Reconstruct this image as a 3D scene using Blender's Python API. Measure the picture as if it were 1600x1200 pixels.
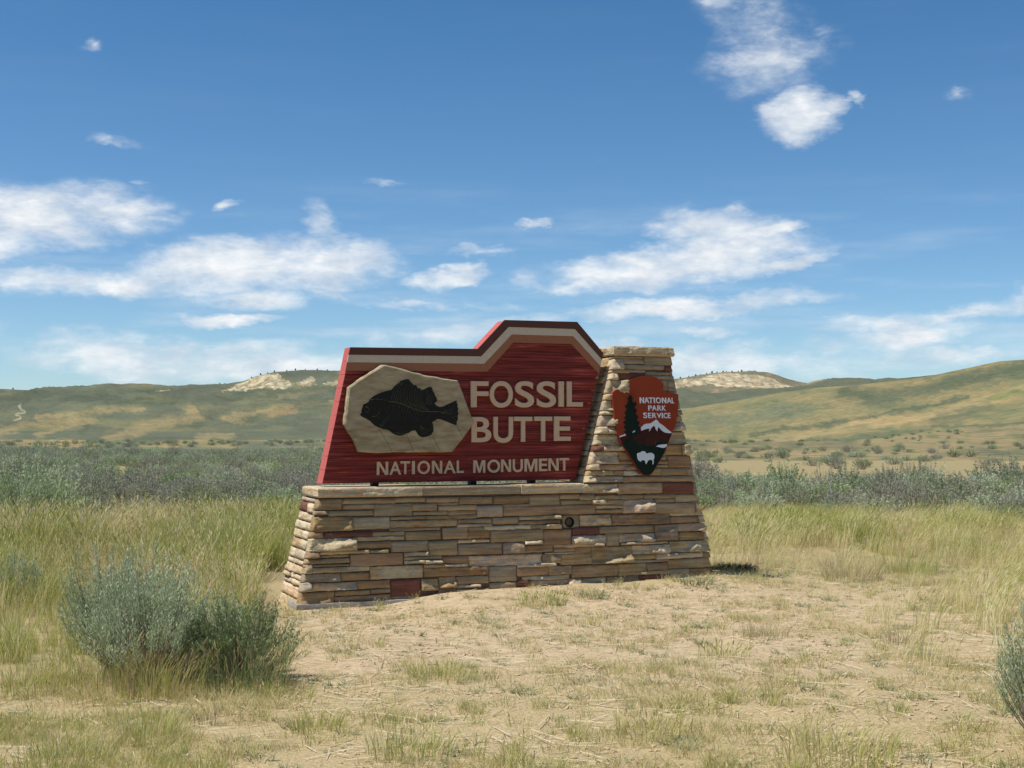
import bpy, math, random
import numpy as np
from mathutils import Vector, Matrix

random.seed(7)
sc = bpy.context.scene
for o in list(bpy.data.objects):
    bpy.data.objects.remove(o)
COL = sc.collection
rad = math.radians

# ------------------------------------------------------------------ camera
EYE, FPX = 1.471, 2100.0                     # eye height (m), focal length in photo pixels (1600 wide)
PITCH = math.atan(68 / FPX)
cd = bpy.data.cameras.new('camera'); cam = bpy.data.objects.new('camera', cd); COL.objects.link(cam)
cd.sensor_width = 36; cd.lens = FPX / 1600 * 36; cd.clip_start = .1; cd.clip_end = 60000
cam.location = (0, 0, EYE); cam.rotation_euler = (math.pi / 2 + PITCH, 0, 0)
sc.camera = cam

# ------------------------------------------------------------------ light
SUN_EL = rad(62); SUN_AZ = math.atan2(-.961, -.277)          # azimuth clockwise from +Y
sun_dir = Vector((math.sin(SUN_AZ) * math.cos(SUN_EL), math.cos(SUN_AZ) * math.cos(SUN_EL), math.sin(SUN_EL)))
sd = bpy.data.lights.new('sun', 'SUN'); so = bpy.data.objects.new('sun', sd); COL.objects.link(so)
sd.energy = 5.0; sd.angle = rad(.53); sd.color = (1.0, .955, .88)
so.rotation_euler = sun_dir.to_track_quat('Z', 'Y').to_euler(); so.location = (-10, 0, 30)
sc.view_settings.view_transform = 'Standard'; sc.view_settings.look = 'None'
sc.view_settings.exposure = .14; sc.view_settings.gamma = 1; sc.view_settings.use_curve_mapping = False


def ray(px, py):
    """direction (not normalised, forward = y) seen at a photo pixel"""
    u = (px - 800) / FPX; v = (600 - py) / FPX
    c, s = math.cos(PITCH), math.sin(PITCH)
    return np.array([u, c - v * s, s + v * c])


# ------------------------------------------------------------------ node helpers
class NT:
    def __init__(self, tree):
        self.t = tree; self.n = tree.nodes; self.l = tree.links

    def new(self, kind, **kw):
        nd = self.n.new(kind)
        for k, v in kw.items():
            setattr(nd, k, v)
        return nd

    def set(self, nd, sock, val):
        s = nd.inputs[sock]
        if isinstance(val, bpy.types.NodeSocket):
            self.l.new(val, s)
        else:
            s.default_value = val

    def math(self, op, a, b=0.0, c=None, clamp=False):
        nd = self.new('ShaderNodeMath', operation=op, use_clamp=clamp)
        self.set(nd, 0, a); self.set(nd, 1, b)
        if c is not None:
            self.set(nd, 2, c)
        return nd.outputs[0]

    def vmath(self, op, a, b=(0, 0, 0)):
        nd = self.new('ShaderNodeVectorMath', operation=op)
        self.set(nd, 0, a); self.set(nd, 1, b)
        return nd.outputs[0]

    def mapping(self, vec, loc=(0, 0, 0), rot=(0, 0, 0), scale=(1, 1, 1), kind='POINT'):
        nd = self.new('ShaderNodeMapping', vector_type=kind)
        self.set(nd, 'Vector', vec); self.set(nd, 'Location', loc); self.set(nd, 'Rotation', rot); self.set(nd, 'Scale', scale)
        return nd.outputs[0]

    def noise(self, vec, scale=1.0, detail=4, rough=.55, out=0, dist=0.0):
        nd = self.new('ShaderNodeTexNoise')
        self.set(nd, 'Vector', vec); self.set(nd, 'Scale', scale); self.set(nd, 'Detail', detail); self.set(nd, 'Roughness', rough)
        self.set(nd, 'Distortion', dist)
        return nd.outputs[out]

    def ramp(self, fac, stops, interp='LINEAR'):
        nd = self.new('ShaderNodeValToRGB'); cr = nd.color_ramp; cr.interpolation = interp
        while len(cr.elements) < len(stops):
            cr.elements.new(.5)
        for e, (p, c) in zip(cr.elements, stops):
            e.position = p; e.color = (*c, 1) if len(c) == 3 else c
        self.set(nd, 0, fac)
        return nd.outputs[0]

    def mix(self, fac, a, b, mode='MIX'):
        nd = self.new('ShaderNodeMix', data_type='RGBA', blend_type=mode)
        self.set(nd, 0, fac)
        for k, v in ((6, a), (7, b)):
            self.set(nd, k, (*v, 1) if isinstance(v, tuple) and len(v) == 3 else v)
        return nd.outputs[2]

    def maprange(self, v, a, b, c=0.0, d=1.0, smooth=False):
        nd = self.new('ShaderNodeMapRange', interpolation_type='SMOOTHSTEP' if smooth else 'LINEAR')
        for i, x in enumerate((v, a, b, c, d)):
            self.set(nd, i, x)
        return nd.outputs[0]


def g(v):
    return (v, v, v)


# ------------------------------------------------------------------ world: sky and clouds
W = bpy.data.worlds.new('World'); sc.world = W; W.use_nodes = True
w = NT(W.node_tree); bg = w.n['Background']
sky = w.new('ShaderNodeTexSky', sky_type='NISHITA', sun_disc=False, sun_elevation=SUN_EL, sun_rotation=SUN_AZ % (2 * math.pi),
            altitude=2000, air_density=1.0, dust_density=.55, ozone_density=1.0)
tc = w.new('ShaderNodeTexCoord').outputs['Generated']
sep = w.new('ShaderNodeSeparateXYZ'); w.set(sep, 0, tc)
azi = w.math('ARCTAN2', sep.outputs[0], sep.outputs[1])
ele = w.math('ARCSINE', sep.outputs[2])
cmb = w.new('ShaderNodeCombineXYZ'); w.set(cmb, 0, azi); w.set(cmb, 1, ele)
AE = cmb.outputs[0]
# ragged edges: warp the angles with noise sampled on the direction sphere
dirs = w.mapping(tc, scale=(1, 1, 2.3))
wn = w.noise(dirs, 9, 5, .62, out=1)
wn2 = w.noise(dirs, 38, 4, .65, out=1)
wv = w.vmath('MULTIPLY', w.vmath('SUBTRACT', wn, g(.5)), (.085, .036, 0))
wv2 = w.vmath('MULTIPLY', w.vmath('SUBTRACT', wn2, g(.5)), (.018, .012, 0))
AEw = w.vmath('ADD', w.vmath('ADD', AE, wv), wv2)


def ang(px, py):
    d = ray(px, py)
    return math.atan2(d[0], d[1]), math.atan2(d[2], math.hypot(d[0], d[1]))


CL = [  # cx, cy, rx, ry, angle (deg, + rises right), weight
    (60, 335, 200, 62, 2, 1.0), (0, 372, 130, 40, 0, .9), (175, 335, 90, 34, 8, .8),
    (330, 425, 200, 52, 2, 1.15), (505, 408, 160, 46, 3, 1.1), (380, 472, 110, 24, 0, .85), (170, 445, 230, 30, 2, .85),
    (332, 328, 30, 11, 10, .8), (222, 292, 18, 7, 0, .35), (690, 436, 90, 16, 3, .75), (715, 425, 40, 14, 3, .8), (495, 355, 30, 55, 8, .42),
    (1125, 354, 125, 42, -6, 1.0), (1205, 358, 52, 18, 10, .95), (1040, 420, 250, 40, 3, 1.15), (1150, 395, 150, 42, 4, 1.05),
    (1240, 414, 75, 20, 10, .9), (930, 440, 150, 20, 3, .9), (1060, 482, 260, 22, 4, .95),
    (345, 507, 125, 11, 0, .85), (170, 560, 200, 46, 0, .78), (430, 572, 280, 40, 0, .78), (700, 525, 190, 26, 0, .58),
    (1430, 525, 150, 26, 3, .8), (1470, 555, 190, 18, 0, .7), (1500, 488, 190, 20, 8, .7), (1150, 560, 350, 44, 0, .72),
    (1195, 50, 150, 85, -30, .50), (1215, 90, 120, 55, 10, .52), (1130, 10, 90, 34, -20, .40), (1280, 50, 90, 20, 12, .36), (1258, 178, 82, 46, 3, 1.25), (1310, 168, 50, 24, 8, .8), (440, 428, 190, 44, 2, 1.05), (250, 425, 130, 34, -3, .8),
    (1340, 156, 40, 8, 10, .5), (1366, 150, 22, 10, -25, .55), (150, 215, 40, 13, -8, .5), (200, 224, 60, 11, -4, .5), (765, 399, 74, 11, 0, .5), (832, 353, 34, 9, 6, .55),
    (60, 285, 60, 12, 0, .27), (600, 288, 45, 8, 0, .27), (960, 242, 26, 9, 0, .27), (155, 76, 20, 12, 0, .27), (1500, 147, 30, 12, 0, .27),
    (1620, 462, 200, 24, 14, .55), (1380, 500, 200, 18, 4, .45), (620, 470, 300, 12, -3, .42), (900, 500, 260, 16, 4, .5), (60, 455, 220, 16, 0, .5), (1108, 512, 80, 12, 0, .5), (-300, 330, 330, 90, 0, .9), (-260, 520, 300, 40, 0, .7), (1950, 380, 260, 70, 0, .9),
]
acc = None
for (cx, cy, rx, ry, an, wt) in CL:
    a0, e0 = ang(cx, cy)
    m = w.mapping(AEw, loc=(a0, e0, 0), rot=(0, 0, rad(an)), scale=(rx * 1.08 / FPX, ry * 1.08 / FPX, 1), kind='TEXTURE')
    ln = w.new('ShaderNodeVectorMath', operation='LENGTH'); w.set(ln, 0, m)
    v = w.math('MULTIPLY_ADD', ln.outputs['Value'], -wt, wt)
    acc = v if acc is None else w.math('MAXIMUM', acc, v)
# clouds elsewhere in the sky (outside the photograph's field of view)
proj_h = w.math('MAXIMUM', sep.outputs[2], .06)
inv = w.math('DIVIDE', 1.0, proj_h)
sc3 = w.new('ShaderNodeVectorMath', operation='SCALE'); w.set(sc3, 0, tc); w.set(sc3, 'Scale', inv)
other = w.maprange(w.noise(sc3.outputs[0], .9, 6, .6), .56, .75, 0, .8)
outside = w.maprange(w.math('ABSOLUTE', azi), .46, .62)
above = w.maprange(ele, .36, .5)
other = w.math('MULTIPLY', other, w.math('MAXIMUM', outside, above))
acc = w.math('MAXIMUM', acc, other)
# fine structure
fine = w.noise(w.mapping(tc, scale=(1, 1, 2.4)), 17, 9, .64)
fine2 = w.noise(w.mapping(tc, scale=(1, 1, 2.0)), 75, 5, .65)
fz = w.math('MULTIPLY_ADD', w.math('SUBTRACT', fine, .5), 1.6, w.math('MULTIPLY', w.math('SUBTRACT', fine2, .5), .30))
vor = w.new('ShaderNodeTexVoronoi', feature='SMOOTH_F1'); w.set(vor, 'Vector', w.vmath('ADD', w.mapping(tc, scale=(1, 1, 1.5)), w.vmath('MULTIPLY', wn2, (.03, .03, .03)))); w.set(vor, 'Scale', 34.0); w.set(vor, 'Smoothness', .4)
fz = w.math('ADD', fz, w.math('MULTIPLY', w.math('SUBTRACT', .42, vor.outputs['Distance']), .38))
dens = w.math('ADD', acc, fz)
dens = w.maprange(dens, -.12, .92, 0, .97, smooth=True)
feather = w.noise(w.mapping(tc, rot=(0, .25, 0), scale=(1, 1, 2.2)), 30, 6, .62)
dens = w.math('MULTIPLY', dens, w.maprange(feather, .32, .54, .72, 1))
dens = w.math('MULTIPLY', dens, w.maprange(acc, 0, .30, 0, 1, smooth=True))
# thin high veil low in the sky, streaky
veil = w.noise(w.mapping(tc, scale=(1, 1, 9)), 5, 7, .6)
veil = w.maprange(veil, .47, .74, 0, .45, smooth=True)
veil = w.math('MULTIPLY', veil, w.maprange(ele, .19, .04, .03, 1))
dens = w.math('MAXIMUM', dens, veil)
shade = w.noise(w.mapping(tc, scale=(1, 1, 2.6)), 26, 6, .6)
ccol = w.ramp(w.maprange(shade, .34, .62), [(0, (5.8, 6.5, 7.3)), (1, (9.0, 9.1, 9.1))])
tint_ = w.mix(w.maprange(ele, .02, .34), (.74, .92, 1.06), (.40, .80, 1.02))
skyc = w.mix(1.0, sky.outputs[0], tint_, 'MULTIPLY')
w.set(bg, 0, w.mix(dens, skyc, ccol)); bg.inputs[1].default_value = .1
W.cycles.sampling_method = 'MANUAL'; W.cycles.sample_map_resolution = 512


# ------------------------------------------------------------------ materials
def material(name, build, rough=.85, spec=.2, alpha=None):
    m = bpy.data.materials.new(name); m.use_nodes = True
    t = NT(m.node_tree); b = t.n['Principled BSDF']
    b.inputs['Roughness'].default_value = rough; b.inputs['Specular IOR Level'].default_value = spec
    build(t, b)
    return m


def bump(t, b, h, strength=.5, dist=.01):
    nd = t.new('ShaderNodeBump'); t.set(nd, 'Height', h); t.set(nd, 'Strength', strength); t.set(nd, 'Distance', dist)
    t.set(b, 'Normal', nd.outputs[0])


def m_stone(t, b):
    oi = t.new('ShaderNodeObjectInfo'); geo = t.new('ShaderNodeTexCoord').outputs['Object']
    off = t.new('ShaderNodeVectorMath', operation='SCALE'); t.set(off, 0, (7.3, 3.1, 9.7)); t.set(off, 'Scale', oi.outputs['Random'])
    p = t.vmath('ADD', geo, off.outputs[0])
    band = t.noise(t.mapping(p, scale=(2.2, 6, 34)), 1, 5, .6)
    blot = t.noise(p, 9, 5, .6); grit = t.noise(p, 140, 3, .7)
    c = t.mix(t.maprange(band, .4, .62), oi.outputs['Color'], t.mix(1, oi.outputs['Color'], (.66, .58, .50), 'MULTIPLY'))
    c = t.mix(t.maprange(blot, .5, .68), c, t.mix(1, c, (1.22, 1.16, 1.08), 'MULTIPLY'))
    rust = t.maprange(t.noise(p, 5, 3, .5), .60, .72, 0, .55)
    c = t.mix(rust, c, t.mix(1, c, (1.0, .68, .40), 'MULTIPLY'))
    c = t.mix(t.maprange(grit, .3, .7, .0, .35), c, (.16, .13, .10))
    t.set(b, 'Base Color', c)
    hh = t.math('ADD', t.math('MULTIPLY', t.noise(p, 30, 6, .65), 1.0), t.math('MULTIPLY', band, .5))
    bump(t, b, hh, .75, .016)


def m_plain(col, nscale=40, amt=.25, bs=.15, bd=.003, tint=(.6, .6, .6)):
    def f(t, b):
        p = t.new('ShaderNodeTexCoord').outputs['Object']
        n = t.noise(p, nscale, 5, .6)
        t.set(b, 'Base Color', t.mix(t.maprange(n, .35, .7, 0, amt), col, t.mix(1, col, tint, 'MULTIPLY')))
        bump(t, b, n, bs, bd)
    return f


def m_redwood(t, b):
    p = t.new('ShaderNodeTexCoord').outputs['Object']
    n1 = t.noise(t.mapping(p, scale=(1.6, 1, 38)), 1, 6, .62, dist=.4)
    n2 = t.noise(t.mapping(p, scale=(7, 3, 170)), 1, 4, .6)
    c = t.ramp(n1, [(.3, (.050, .006, .005)), (.46, (.15, .016, .012)), (.6, (.23, .030, .022)), (.74, (.38, .075, .058))])
    wear_lit = t.math('MULTIPLY', t.maprange(n1, .56, .68), t.maprange(n2, .48, .66))  # worn grain, with sunlit streaks painted in by the same mask
    c = t.mix(t.math('MULTIPLY', wear_lit, .75), c, (.50, .17, .13))
    t.set(b, 'Base Color', c)
    bump(t, b, t.math('ADD', n1, t.math('MULTIPLY', n2, .4)), .7, .006)


def m_slab(t, b):
    p = t.new('ShaderNodeTexCoord').outputs['Object']
    n = t.noise(t.mapping(p, rot=(0, .5, 0), scale=(6, 6, 22)), 1, 6, .65); n2 = t.noise(p, 60, 4, .7)
    c = t.ramp(n, [(.32, (.21, .16, .09)), (.5, (.35, .285, .18)), (.68, (.47, .40, .265))])
    c = t.mix(t.maprange(n2, .4, .7, 0, .35), c, (.30, .25, .17))
    t.set(b, 'Base Color', c); bump(t, b, t.math('ADD', n, n2), .5, .006)


def m_ground(t, b):
    p = t.new('ShaderNodeTexCoord').outputs['Object']
    at = t.new('ShaderNodeAttribute', attribute_name='tint')
    n1 = t.noise(p, .9, 6, .6); n2 = t.noise(p, 11, 6, .68); n3 = t.noise(p, 70, 4, .7)
    sand = t.ramp(n2, [(.3, (.41, .30, .175)), (.5, (.53, .405, .25)), (.7, (.62, .49, .32))])
    litter = t.ramp(t.noise(t.mapping(p, scale=(1, 2.3, 1)), 45, 5, .7), [(.35, (.30, .235, .12)), (.5, (.48, .37, .20)), (.65, (.60, .48, .28))])
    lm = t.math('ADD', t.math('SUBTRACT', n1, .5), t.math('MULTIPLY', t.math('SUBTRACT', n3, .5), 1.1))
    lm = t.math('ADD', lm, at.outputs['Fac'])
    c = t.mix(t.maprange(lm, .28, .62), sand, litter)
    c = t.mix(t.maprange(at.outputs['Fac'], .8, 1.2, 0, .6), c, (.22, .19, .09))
    t.set(b, 'Base Color', c)
    bump(t, b, t.math('ADD', n2, t.math('MULTIPLY', n3, .35)), .8, .05)


def m_hills(t, b):
    geo = t.new('ShaderNodeNewGeometry').outputs['Position']
    at = t.new('ShaderNodeAttribute', attribute_name='albedo'); rk = t.new('ShaderNodeAttribute', attribute_name='rock')
    n = t.noise(geo, .045, 7, .65); n2 = t.noise(geo, .4, 5, .7); n3 = t.noise(geo, .012, 4, .6)
    v = t.math('MULTIPLY_ADD', t.math('SUBTRACT', n, .5), 1.0, t.math('MULTIPLY', t.math('SUBTRACT', n2, .5), 2.3))
    c = t.mix(t.maprange(v, -.1, .35, 0, .8), at.outputs['Color'], t.mix(1, at.outputs['Color'], (.55, .68, .62), 'MULTIPLY'))
    c = t.mix(t.maprange(v, -.08, -.38, 0, .6), c, t.mix(1, c, (1.45, 1.28, 1.05), 'MULTIPLY'))
    c = t.mix(t.maprange(n3, .5, .66, 0, .25), c, t.mix(1, c, (1.3, 1.15, .95), 'MULTIPLY'))
    st = t.noise(t.mapping(geo, scale=(.09, .02, .022)), 1, 6, .7)
    rock = t.ramp(st, [(.36, (.17, .13, .08)), (.47, (.36, .29, .17)), (.58, (.56, .48, .32))])
    c = t.mix(rk.outputs['Fac'], c, rock)
    t.set(b, 'Base Color', c)
    bump(t, b, t.math('ADD', n, t.math('MULTIPLY', n2, .2)), .35, 6.0)


def leaf_mat(name, cols, trans=.25, rough=.75, isl=.45):
    m = bpy.data.materials.new(name); m.use_nodes = True
    t = NT(m.node_tree); b = t.n['Principled BSDF']; out = t.n['Material Output']
    oi = t.new('ShaderNodeObjectInfo')
    geo = t.new('ShaderNodeNewGeometry')
    k = t.math('FRACT', t.math('ADD', oi.outputs['Random'], t.math('MULTIPLY', geo.outputs['Random Per Island'], isl)))
    c = t.ramp(k, [(i / max(1, len(cols) - 1), cc) for i, cc in enumerate(cols)])
    t.set(b, 'Base Color', c); b.inputs['Roughness'].default_value = rough; b.inputs['Specular IOR Level'].default_value = .25
    tr = t.new('ShaderNodeBsdfTranslucent'); t.set(tr, 0, c)
    mx = t.new('ShaderNodeMixShader'); t.set(mx, 0, trans); t.set(mx, 1, b.outputs[0]); t.set(mx, 2, tr.outputs[0])
    t.set(out, 0, mx.outputs[0])
    return m


M = dict(
    stone=material('sandstone', m_stone, .9), mortar=material('mortar', m_plain((.17, .12, .08), 60, .6, .6, .01)),
    redwood=material('red_stained_wood', m_redwood, .62, .3), pale_red=material('pale_red_paint', m_plain((.50, .115, .10), 30, .35, .2, .003), .7), slab=material('fossil_limestone', m_slab, .9, .1),
    fish=material('black_fossil', m_plain((.005, .006, .005), 35, .9, .8, .008, (2.6, 2.4, 2.0)), .5, .2),
    brown=material('dark_brown_paint', m_plain((.10, .042, .032), 60, .4), .6), beige=material('beige_paint', m_plain((.55, .475, .38), 60, .4), .6),
    orange=material('orange_brown_paint', m_plain((.31, .13, .072), 60, .3), .6),
    letter=material('tan_letter_paint', m_plain((.58, .425, .29), 50, .3), .6),
    em_red=material('emblem_brown', m_plain((.27, .045, .018), 20, .25, .03, .001), .65, .12),
    em_dark=material('emblem_dark_brown', m_plain((.050, .016, .011), 20, .3, .03, .001), .65, .12),
    em_green=material('emblem_green', m_plain((.008, .018, .012), 20, .3, .03, .001), .65, .12),
    em_white=material('emblem_white', m_plain((.62, .66, .72), 90, .35, .03, .001, (.8, .8, .8)), .5, .3),
    iron=material('black_iron', m_plain((.01, .01, .01), 30, .2), .5), concrete=material('concrete', m_plain((.34, .31, .28), 60, .5, .4, .006)),
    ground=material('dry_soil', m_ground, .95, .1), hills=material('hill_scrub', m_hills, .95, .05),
    sage=leaf_mat('sage_leaf', [(.32, .40, .21), (.42, .49, .29), (.50, .56, .36), (.36, .43, .22), (.31, .36, .15)], .25),
    twig=leaf_mat('sage_twig', [(.24, .19, .15), (.33, .28, .23), (.20, .15, .11)], 0),
    grass_g=leaf_mat('green_grass_blade', [(.30, .38, .07), (.42, .45, .11), (.56, .52, .18), (.24, .33, .06)], .45),
    grass_b=leaf_mat('brown_grass_blade', [(.50, .37, .21), (.58, .45, .27), (.42, .33, .17), (.46, .43, .18)], .4), grass_y=leaf_mat('golden_grass_blade', [(.80, .67, .38), (.88, .79, .52), (.62, .54, .26), (.84, .72, .45), (.50, .47, .18)], .42),
    grass_d=leaf_mat('dry_grass_blade', [(.70, .57, .32), (.50, .44, .20), (.60, .50, .26), (.78, .66, .42)], .35),
    weed=leaf_mat('low_weed_leaf', [(.26, .30, .16), (.34, .37, .21), (.30, .31, .15)], .3),
    straw=leaf_mat('straw', [(.62, .54, .36), (.52, .44, .27)], .1),
    sage_dark=leaf_mat('dark_brush_leaf', [(.28, .31, .19), (.36, .34, .28), (.26, .31, .16), (.40, .38, .32)], .25, isl=.1), olive=leaf_mat('olive_leaf', [(.13, .19, .05), (.22, .29, .09), (.28, .33, .16), (.17, .21, .07)], .15), sage_far=leaf_mat('brush_leaf', [(.29, .35, .19), (.42, .49, .29), (.53, .59, .39), (.40, .42, .30), (.33, .38, .22), (.32, .40, .17), (.44, .50, .30), (.22, .28, .12)], .25, isl=.07), juniper=leaf_mat('juniper_foliage', [(.035, .055, .03), (.05, .07, .04)], .05), bark=material('bark', m_plain((.07, .05, .035)), .9), dead=material('shade_black_stalks', m_plain((.018, .014, .011)), .9),  # dead: the black of the brush that paints the shadow by the column
)


# ------------------------------------------------------------------ mesh helpers
def tag(o, label=None, cat=None, group=None, kind=None):
    for k, v in (('label', label), ('category', cat), ('group', group), ('kind', kind)):
        if v:
            o[k] = v
    return o


def empty(name, loc=(0, 0, 0), rz=0.0):
    o = bpy.data.objects.new(name, None); COL.objects.link(o); o.location = loc; o.rotation_euler = (0, 0, rz)
    o.empty_display_size = .2
    return o


def mesh_data(name, verts, faces, mat, smooth=False):
    me = bpy.data.meshes.new(name)
    if isinstance(verts, np.ndarray):
        f = np.asarray(faces, np.int32); k = f.shape[1]
        me.vertices.add(len(verts)); me.vertices.foreach_set('co', verts.astype(np.float32).ravel())
        me.loops.add(f.size); me.loops.foreach_set('vertex_index', f.ravel())
        me.polygons.add(len(f)); me.polygons.foreach_set('loop_start', np.arange(0, f.size, k, dtype=np.int32))
        me.polygons.foreach_set('loop_total', np.full(len(f), k, np.int32))
        me.update(calc_edges=True)
    else:
        me.from_pydata([tuple(v) for v in verts], [], faces); me.update()
    for m in (mat if isinstance(mat, (list, tuple)) else [mat]):
        me.materials.append(m)
    if smooth:
        me.polygons.foreach_set('use_smooth', [True] * len(me.polygons))
    return me


def link(name, me, parent=None, loc=(0, 0, 0)):
    o = bpy.data.objects.new(name, me); COL.objects.link(o)
    if parent:
        o.parent = parent
    o.location = loc
    return o


def vnoise(x, y, seed=0):
    x = np.asarray(x, float); y = np.asarray(y, float)
    xi = np.floor(x).astype(np.int64); yi = np.floor(y).astype(np.int64)
    fx = x - xi; fy = y - yi; fx = fx * fx * (3 - 2 * fx); fy = fy * fy * (3 - 2 * fy)

    def h(a, b):
        n = (a * 374761393 + b * 668265263 + seed * 974634777) & 0x7fffffff
        n = ((n ^ (n >> 13)) * 1274126177) & 0x7fffffff
        return ((n ^ (n >> 16)) & 0xffff) / 65535.0
    return (h(xi, yi) * (1 - fx) + h(xi + 1, yi) * fx) * (1 - fy) + (h(xi, yi + 1) * (1 - fx) + h(xi + 1, yi + 1) * fx) * fy


def fbm(x, y, seed=0, octs=4):
    s = 0; a = .5; tot = 0
    for k in range(octs):
        s = s + a * (vnoise(x, y, seed + k) - .5); tot += a; a *= .5; x = x * 2.03; y = y * 2.03
    return s / tot * 2


# ------------------------------------------------------------------ wall frame (used by ground too)
TH = rad(22.2)
P0 = np.array([-1.763, 11.15, 0.0])
U = np.array([math.cos(TH), math.sin(TH), 0]); V = np.array([-math.sin(TH), math.cos(TH), 0])
BAT = math.tan(rad(5))                       # the front face leans back


def on_face(px, py, d0=0.0, batter=BAT):
    """(s, z) where the sight line of a photo pixel meets the wall-parallel plane at depth d0 + batter*z"""
    r = ray(px, py); c = np.array([0, 0, EYE]) - P0
    # depth(c + t r) = d0 + batter * z
    dc, dr = c @ V, r @ V
    t = (d0 + batter * c[2] - dc) / (dr - batter * r[2])
    p = c + t * r
    return float(p @ U), float(p[2])


def world(s, d, z):
    return P0 + s * U + d * V + np.array([0, 0, z])


# ------------------------------------------------------------------ ground
def to_px(x, y, z):
    c, s = math.cos(PITCH), math.sin(PITCH)
    dz = z - EYE
    f = y * c + dz * s; up = -y * s + dz * c
    f = np.where(f > .01, f, .01)
    return 800 + FPX * x / f, 600 - FPX * up / f


def wall_coords(x, y):
    dx, dy = x - P0[0], y - P0[1]
    return dx * U[0] + dy * U[1], dx * V[0] + dy * V[1]


def ground_z(x, y):
    r = np.hypot(x, y)
    z = fbm(x / 2.3, y / 2.3, 3, 3) * .05 + fbm(x / .5, y / .5, 9, 3) * .018 * np.clip((40 - r) / 30, 0, 1)
    z = z * np.clip((r - 4) / 3, 0, 1) * np.clip((90 - r) / 30, 0, 1)
    s, d = wall_coords(x, y)
    near = np.exp(-np.clip(np.abs(d - .2) - .35, 0, 9) ** 2 / .35)
    along = np.clip((s - .7) / .6, 0, 1) * np.clip((5.2 - s) / 1.2, 0, 1)
    mound = .055 + .030 * np.clip((s - 1) / 3, 0, 1) + .014 * fbm(s * 3.1, d * 3, 21, 3)
    inside = np.clip(1 - np.clip(np.abs(d - .35) - .35, 0, 9) / 1.2, 0, 1) * np.clip(1 - np.clip(np.abs(s - 2) - 2.1, 0, 9) / 1.2, 0, 1)
    z = z * (1 - .85 * inside) + mound * near * along - .03 * inside * (1 - along)
    return z


KD = [50, 95, 140, 185, 250, 350, 430, 650, 850, 1200, 1800, 2500, 2900, 5000, 14000]


def kx(pts, xs):
    p = np.array(pts, float)
    return np.interp(xs, p[:, 0], p[:, 1])


def terrain_y(x):
    """photo-pixel height of the land at each knot distance, by azimuth (given as photo x)"""
    one = np.ones_like(x)
    sky_ = [(-400, 612), (-100, 606), (0, 607), (100, 608), (200, 606.5), (300, 603.5), (350, 601), (380, 596), (400, 588), (430, 580), (470, 578), (520, 580),
            (600, 586), (800, 592), (1000, 597), (1055, 592), (1080, 590), (1110, 584), (1140, 582), (1170, 582), (1200, 586), (1230, 596), (1255, 601),
            (1290, 602), (1330, 600), (1400, 603), (1600, 606), (2000, 600)]
    inner = [(-400, 686), (1000, 688), (1085, 694), (1155, 693), (1236, 678), (1320, 662), (1390, 650), (1460, 636), (1530, 619), (1600, 599), (1800, 560), (2000, 545)]
    crest = [(-400, 670), (0, 675), (400, 677), (700, 674), (900, 668), (1000, 655), (1068, 638), (1145, 626), (1215, 615), (1285, 606), (1341, 601),
             (1425, 592), (1495, 578), (1565, 565), (1600, 563), (1800, 556), (2000, 560)]
    flat = lambda D: one * (668 + EYE * FPX / D)
    foot = kx([(-400, 693), (1000, 692), (1085, 694), (1320, 690), (1460, 676), (1600, 664), (2000, 645)], x)
    yi = kx(inner, x); yc = kx(crest, x); ys = kx(sky_, x)
    rt = np.clip((x - 1000) / 120, 0, 1)
    return [flat(50), flat(95), flat(140), foot, foot * .45 + yi * .55, yi, yi + 9 * rt - 4 * (1 - rt), yc, yc + 15 * rt - 3 * (1 - rt),
            kx([(-400, 650), (0, 655), (150, 649), (230, 642), (300, 640), (400, 645), (520, 640), (800, 640), (1000, 634), (1055, 632), (1150, 630), (1300, 620), (1600, 600), (2000, 590)], x),
            kx([(-400, 640), (0, 636), (100, 632), (200, 628), (300, 626), (400, 617), (520, 613), (800, 615), (1055, 613), (1150, 611), (1250, 611), (1330, 610), (1600, 606), (2000, 600)], x),
            ys, ys + 12, ys + 40, one * 668 + 2]


def terrain(az, r):
    """heights of the land for azimuth grid az (rad) x distance grid r"""
    x = 800 + FPX * np.tan(np.clip(az, -rad(33), rad(33)))
    Y = terrain_y(x)
    Z = []
    for D, yk in zip(KD, Y):
        u = (x - 800) / FPX; v = (600 - yk) / FPX
        c, s = math.cos(PITCH), math.sin(PITCH)
        Z.append(EYE + D * (s + v * c) / np.hypot(u, c - v * s))
    Z = np.array(Z)
    out = np.zeros((len(r), len(az)))
    for i, d in enumerate(r):
        if d <= KD[0]:
            continue
        k = min(np.searchsorted(KD, d) - 1, len(KD) - 2)
        t = (d - KD[k]) / (KD[k + 1] - KD[k]); t = min(max(t, 0), 1)
        t2 = t * t * (3 - 2 * t) * .5 + t * .5
        out[i] = Z[k] * (1 - t2) + Z[k + 1] * t2
    wx = np.sin(az)[None] * r[:, None]; wy = np.cos(az)[None] * r[:, None]
    far = np.clip((r - 700) / 500, 0, 1)[:, None]; mid = np.clip((r - 190) / 200, 0, 1)[:, None]
    keep = 1 - .75 * np.exp(-((r - 2500) / 160) ** 2)[:, None]
    out += far * keep * 20 * fbm(wx / 210, wy / 420, 31, 4) + far * keep * 15 * (.4 - np.abs(fbm(wx / 75, wy / 190, 33, 4)))
    out += mid * (1 - far) * 1.6 * fbm(wx / 70, wy / 60, 35, 3) + mid * .45 * fbm(wx / 16, wy / 22, 36, 2)
    return out, wx, wy


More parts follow.
